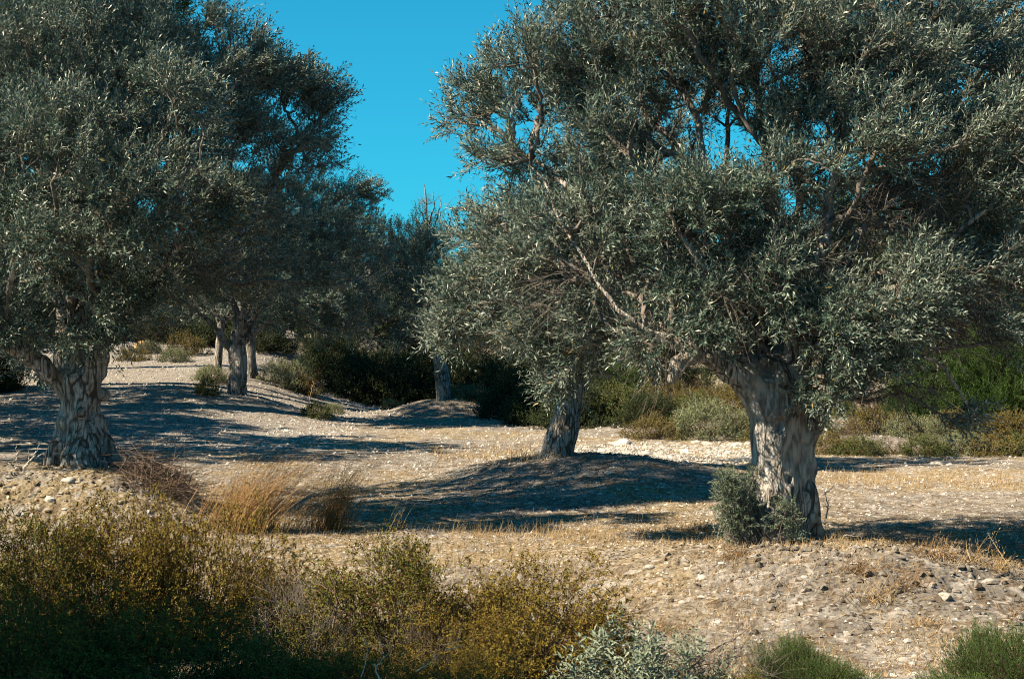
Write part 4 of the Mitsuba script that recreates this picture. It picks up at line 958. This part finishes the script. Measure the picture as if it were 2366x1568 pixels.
sticks('bleached_branch', 'bleached forked dead branch sticking out of the mound at the far left', [[(55, 1082, -.6), (78, 1055, -.6), (88, 1035, -.6), (97, 1017, -.6)], [(72, 1062, -.6), (90, 1053, -.6), (104, 1044, -.6)], [(60, 1075, -.6), (30, 1078, -.6), (10, 1082, -.6)], [(66, 1068, -.6), (68, 1050, -.6), (66, 1040, -.6)], [(38, 1066, -.5), (40, 1040, -.5), (36, 1025, -.5)], [(40, 1050, -.5), (46, 1040, -.5)]], Y2, .016, 'bleached_wood')
sticks('dark_branch', 'bare dark branch spreading above the grey twig bush in the foreground', [[(770, 1450, 0), (778, 1390, 0), (775, 1350, 0), (800, 1320, -.1)], [(778, 1400, 0), (740, 1365, -.1), (690, 1345, -.2), (655, 1322, -.2)], [(776, 1370, 0), (730, 1345, .1), (700, 1325, .1)], [(815, 1440, .1), (822, 1380, .1), (835, 1330, .1)], [(690, 1345, -.2), (660, 1340, -.2)], [(740, 1430, 0), (720, 1390, .1), (690, 1370, .1)], [(778, 1355, 0), (760, 1330, 0), (752, 1305, 0)]], 9.2, .008, 'dead_wood')
sticks('dark_branch_001', 'thin dark branch rising to the right from the twig bush beside the sage', [[(1590, 1545, 0), (1640, 1500, 0), (1700, 1470, 0), (1740, 1440, .1)], [(1690, 1475, 0), (1705, 1440, 0), (1695, 1425, 0)], [(1660, 1490, 0), (1610, 1530, -.1), (1560, 1550, -.2)], [(1600, 1540, 0), (1680, 1520, 0), (1760, 1505, .1)]], 8.4, .008, 'dead_wood')
sticks('bleached_stalk', 'pale thorny dead stalk standing right of the right trunk', [[(1908, 1196, .6), (1912, 1165, .6), (1906, 1140, .6), (1905, 1128, .6)], [(1906, 1138, .6), (1918, 1130, .6), (1927, 1118, .6)], [(1911, 1160, .6), (1918, 1150, .6)], [(1910, 1170, .6), (1904, 1160, .6)], [(1907, 1145, .6), (1898, 1132, .6)], [(1910, 1178, .6), (1918, 1168, .6)]], Y1, .009, 'bleached_wood')
sticks('grey_branch', 'pale curved dead branches at the bottom edge, left of centre', [[(880, 1568, 0), (868, 1545, 0), (880, 1525, 0), (900, 1505, 0)], [(870, 1545, 0), (860, 1530, 0)], [(835, 1560, 0), (850, 1500, 0), (838, 1470, 0), (826, 1450, 0)], [(1030, 1500, 0), (1060, 1490, 0), (1080, 1492, 0)], [(960, 1550, 0), (990, 1530, 0), (1010, 1515, 0)]], 7.6, .006, 'bleached_wood')
sticks('white_stick', 'short bleached stick lying on the mound right of the right trunk', [[(2005, 1252, .1), (2040, 1265, 0), (2075, 1280, -.1)], [(1950, 1235, .1), (1990, 1240, .1)]], Y1 - .1, .012, 'bleached_wood')
sticks('flower_stalk', 'tall dry flower stalk standing in front of the black shade at left centre', [[(715, 925, 0), (719, 905, 0), (724, 885, 0), (727, 878, 0)]] + [[(717 + i, 915 - 4 * i, 0), (717 + i + (5 if i % 2 else -4), 912 - 4 * i, 0)] for i in range(9)], 44, .022, 'straw')
# brush pile on the right flank of the left mound
r = np.random.default_rng(57)
m = 700
O = np.array([W(u, v, Y2 - .5 + d) for u, v, d in zip(r.uniform(290, 445, m), r.uniform(1068, 1150, m), r.uniform(-.6, .7, m))])
O[:, 2] = height(O[:, 0], O[:, 1]) + np.abs(r.normal(0, .13, m))
D = unit(r.normal(0, 1, (m, 3)) * [1, .8, .45] + [.45, -.1, .05]); L = r.uniform(.25, .8, m)
tag('brush_pile', 'heap of dark dead brushwood on the right flank of the left mound', 'brushwood')
add('brush_pile__twig', shoots_mesh(O - D * L[:, None] / 2, D, L, .005, r.normal(0, .1, (m, 3)), 3), 'dead_wood', kind='stuff')


# ------------------------------------------------------------------ stones
def stone_mesh(seed, sub=2):
    r = np.random.default_rng(seed)
    m = trimesh.creation.icosphere(subdivisions=sub)
    v = m.vertices * r.uniform(.65, 1.0, 3)
    for _ in range(7):                                   # flat broken faces
        n = unit(r.normal(size=3)); c = r.uniform(.45, .8)
        over = np.maximum(v @ n - c, 0)
        v = v - over[:, None] * n
    v = v * (1 + .10 * (meshkit.fbm(v * 2.5 + seed, 2, seed) - .5))[:, None]
    return v - [0, 0, .25], np.array(m.faces)


STONES = [mikit.ply(stone_mesh(600 + i), 'limestone', smooth=25) for i in range(8)]


def stone(u, v, px, label, group=None, name='stone', flat=.7):
    p = on_ground(u, v)[0]
    rad = px * .68 * p[1] / 3285
    key = numbered(name)
    TRI[0] += 320
    scene[key] = {**STONES[COUNT[name] % 8], 'to_world': T().translate(p.tolist()).rotate([0, 0, 1], float(rs.uniform(0, 360))).scale([rad * float(rs.uniform(.9, 1.2)), rad, rad * flat * float(rs.uniform(.8, 1.2))])}
    tag(key, label, 'stone', group)


rs = np.random.default_rng(61)
for u, v, px, lb in [(1003, 1240, 24, 'pale angular stone at the edge of the sunlit strip above the ochre shrubs'), (1082, 1024, 15, 'round white stone before the shaded ground at centre'), (1163, 1056, 20, 'white stone on the sunlit strip left of the leaning trunk\'s mound'), (1140, 1052, 14, 'smaller stone beside the white one on the sunlit strip'),
                     (1405, 1095, 20, 'white stone lying in the shade on the flank of the leaning olive\'s mound'), (1322, 1024, 18, 'pale stone at the right foot of the leaning trunk'), (118, 1155, 24, 'grey stone on the lit flank of the left mound'), (232, 1170, 20, 'dark-sided stone on the left mound below the trunk'), (160, 1113, 34, 'flat slab on the left mound right below the trunk'),
                     (660, 996, 18, 'pale stone on the sunlit ground below the straight pale trunk'), (2088, 1522, 38, 'grey stone lying in the straw at the bottom right'), (2066, 1556, 34, 'upright pale stone at the bottom edge right of centre'), (2110, 1566, 22, 'small white stone at the bottom edge right'), (2288, 1342, 36, 'flat pale stone at the right edge below the shade'),
                     (2165, 1070, 40, 'flat grey block in the shade below the right bushes'), (2130, 1068, 24, 'dark stone left of the flat grey block'), (2192, 1074, 20, 'small pale stone right of the flat grey block'), (1437, 1027, 42, 'largest white block at the left end of the rubble'), (1420, 1024, 24, 'white stone beside the largest rubble block'), (1062, 1085, 18, 'flat stone at the edge of the striped shade'),
                     (2180, 1385, 34, 'flat stone on the straw at the right below the mound'), (995, 905, 16, 'large grey stone left of the dark centre trunk'), (1046, 912, 22, 'pale boulder just right of the dark centre trunk'), (925, 908, 14, 'grey stone at the edge of the thicket'), (880, 915, 12, 'white stone before the black thicket'), (1880, 1196, 16, 'white pebble at the right foot of the right trunk'),
                     (410, 1226, 22, 'pale stone just behind the foreground shrubs at left'), (1500, 1315, 22, 'pale stone in the straw left of the right trunk'), (1850, 1405, 16, 'small pale stone on the front of the right mound'), (1620, 1335, 26, 'rough pale stone at the left foot of the right mound')]:
    stone(u, v, px, lb)
for i in range(105):
    stone(rs.uniform(1385, 1745), 1022 + 48 * rs.random() ** 1.3, 8 + 19 * rs.random() ** 2, 'white limestone piece in the bank of rubble left of the right trunk', 'rubble left of the right trunk')
for i in range(56):
    stone(rs.uniform(850, 1660), rs.uniform(1085, 1232), rs.uniform(6, 15), 'small pale stone lying in the broad shade at the middle of the grove', 'stones in the broad shade')
for i in range(26):
    stone(rs.uniform(1880, 2365), rs.uniform(1065, 1190), rs.uniform(6, 14), 'small stone on the ground right of the right trunk', 'stones right of the right trunk')
for i in range(30):
    stone(rs.uniform(470, 1250), rs.uniform(955, 1050), rs.uniform(5, 11), 'small white stone on the ground between the left and middle olives', 'stones between the olives')
for i in range(24):
    stone(rs.uniform(1430, 2365), rs.uniform(1280, 1560), rs.uniform(9, 20), 'pale stone in the sunlit straw at the lower right', 'stones in the straw')
for i in range(16):
    stone(rs.uniform(0, 480), rs.uniform(1090, 1215), rs.uniform(8, 18), 'stone on the earth of the left mound', 'stones on the left mound')
# gravel: small stones past counting
r = np.random.default_rng(67)
A = np.vstack([scatter(5200, -5, 6.5, 9.3, 18, 71), scatter(5200, -10, 11, 17, 32, 72), scatter(7500, -24, -4, 30, 60, 73), scatter(2500, -6, 14, 30, 50, 74), scatter(2600, 1.2, 5.0, 26.5, 31.5, 75)])
n = len(A)
sz = r.uniform(.008, .026, n) * np.clip(A[:, 1] / 16, .8, 2.4)
oc = np.array([[1, 0, 0], [-1, 0, 0], [0, 1, 0], [0, -1, 0], [0, 0, .8], [0, 0, -.8]], float)
of = np.array([[0, 2, 4], [2, 1, 4], [1, 3, 4], [3, 0, 4]])
an = r.uniform(0, 6.28, n)
V = oc[None] * r.uniform(.6, 1.25, (n, 6, 1)) * sz[:, None, None]
V = np.stack([V[..., 0] * np.cos(an)[:, None] - V[..., 1] * np.sin(an)[:, None], V[..., 0] * np.sin(an)[:, None] + V[..., 1] * np.cos(an)[:, None], V[..., 2]], -1) + A[:, None]
add('gravel', (V.reshape(-1, 3), ((np.arange(n) * 6)[:, None, None] + of[None]).reshape(-1, 3)), 'limestone', 'small gravel strewn over the ground and the slope at the left', kind='stuff')
# clods of earth on the mounds, fallen leaves under the crowns
def lumps(key, A, size, mat, label, seed, flat=.7):
    r = np.random.default_rng(seed)
    b = trimesh.creation.icosahedron()
    n = len(A)
    V = b.vertices[None] * r.uniform(.55, 1.25, (n, len(b.vertices), 1)) * [1, 1, flat] * r.uniform(*size, n)[:, None, None] * r.uniform(.6, 1.3, (n, 1, 3)) + A[:, None]
    add(key, (V.reshape(-1, 3), ((np.arange(n) * len(b.vertices))[:, None, None] + np.array(b.faces)[None]).reshape(-1, 3)), mat, label, kind='stuff')


def round_spot(cx, cy, rx, ry, n, seed):
    r = np.random.default_rng(seed)
    x, y = cx + r.normal(0, rx, n), cy + r.normal(0, ry, n)
    return np.stack([x, y, height(x, y)], 1)


lumps('earth_clods', np.vstack([round_spot(3.0, 12.3, 1.1, .8, 520, 81), round_spot(4.0, 12.0, .6, .5, 160, 82), round_spot(-6.2, 16.9, 1.1, .6, 420, 83), round_spot(1.2, 23.2, 1.0, .8, 160, 84)]), (.012, .055), 'ground_soil', 'clods of dry earth broken out of the mounds', 85)
A = np.vstack([round_spot(-4.6, 18.0, 1.6, 1.3, 5200, 86), round_spot(3.0, 14.2, 1.5, 1.1, 3600, 87), round_spot(1.2, 24.0, 1.6, 1.4, 2600, 88), round_spot(0.3, 19.5, 3.0, 2.2, 5000, 89)]) + [0, 0, .008]
r = np.random.default_rng(90)
n = len(A)
D = unit(r.normal(0, 1, (n, 3)) * [1, 1, .25])
lv, uv = leaves_mesh(A, D, np.full(n, .01), 1, r, .055, .014, ang=(0, 1), up=2.5, opposite=False)
add('leaf_litter', lv, 'litter_leaf', 'brown fallen olive leaves lying under the crowns', kind='stuff', uv=uv)
# ochre earth bank at the top of the slope, dark burrows in the left mound
p = W(335, 858, 60)
m = trimesh.creation.icosphere(subdivisions=4)
v = m.vertices * [.45, .4, .30]
v = v * (1 + .5 * (meshkit.fbm(v * 2.2, 4, 5) - .5))[:, None]
add('earth_bank', (v + [p[0], p[1], float(height(p[0], p[1])) + .12], np.array(m.faces)), 'ochre_earth', 'ochre and rust coloured earth bank at the top of the gravel slope', 'earth bank', smooth=40)
print('tris', TRI, 'entries', len(scene))
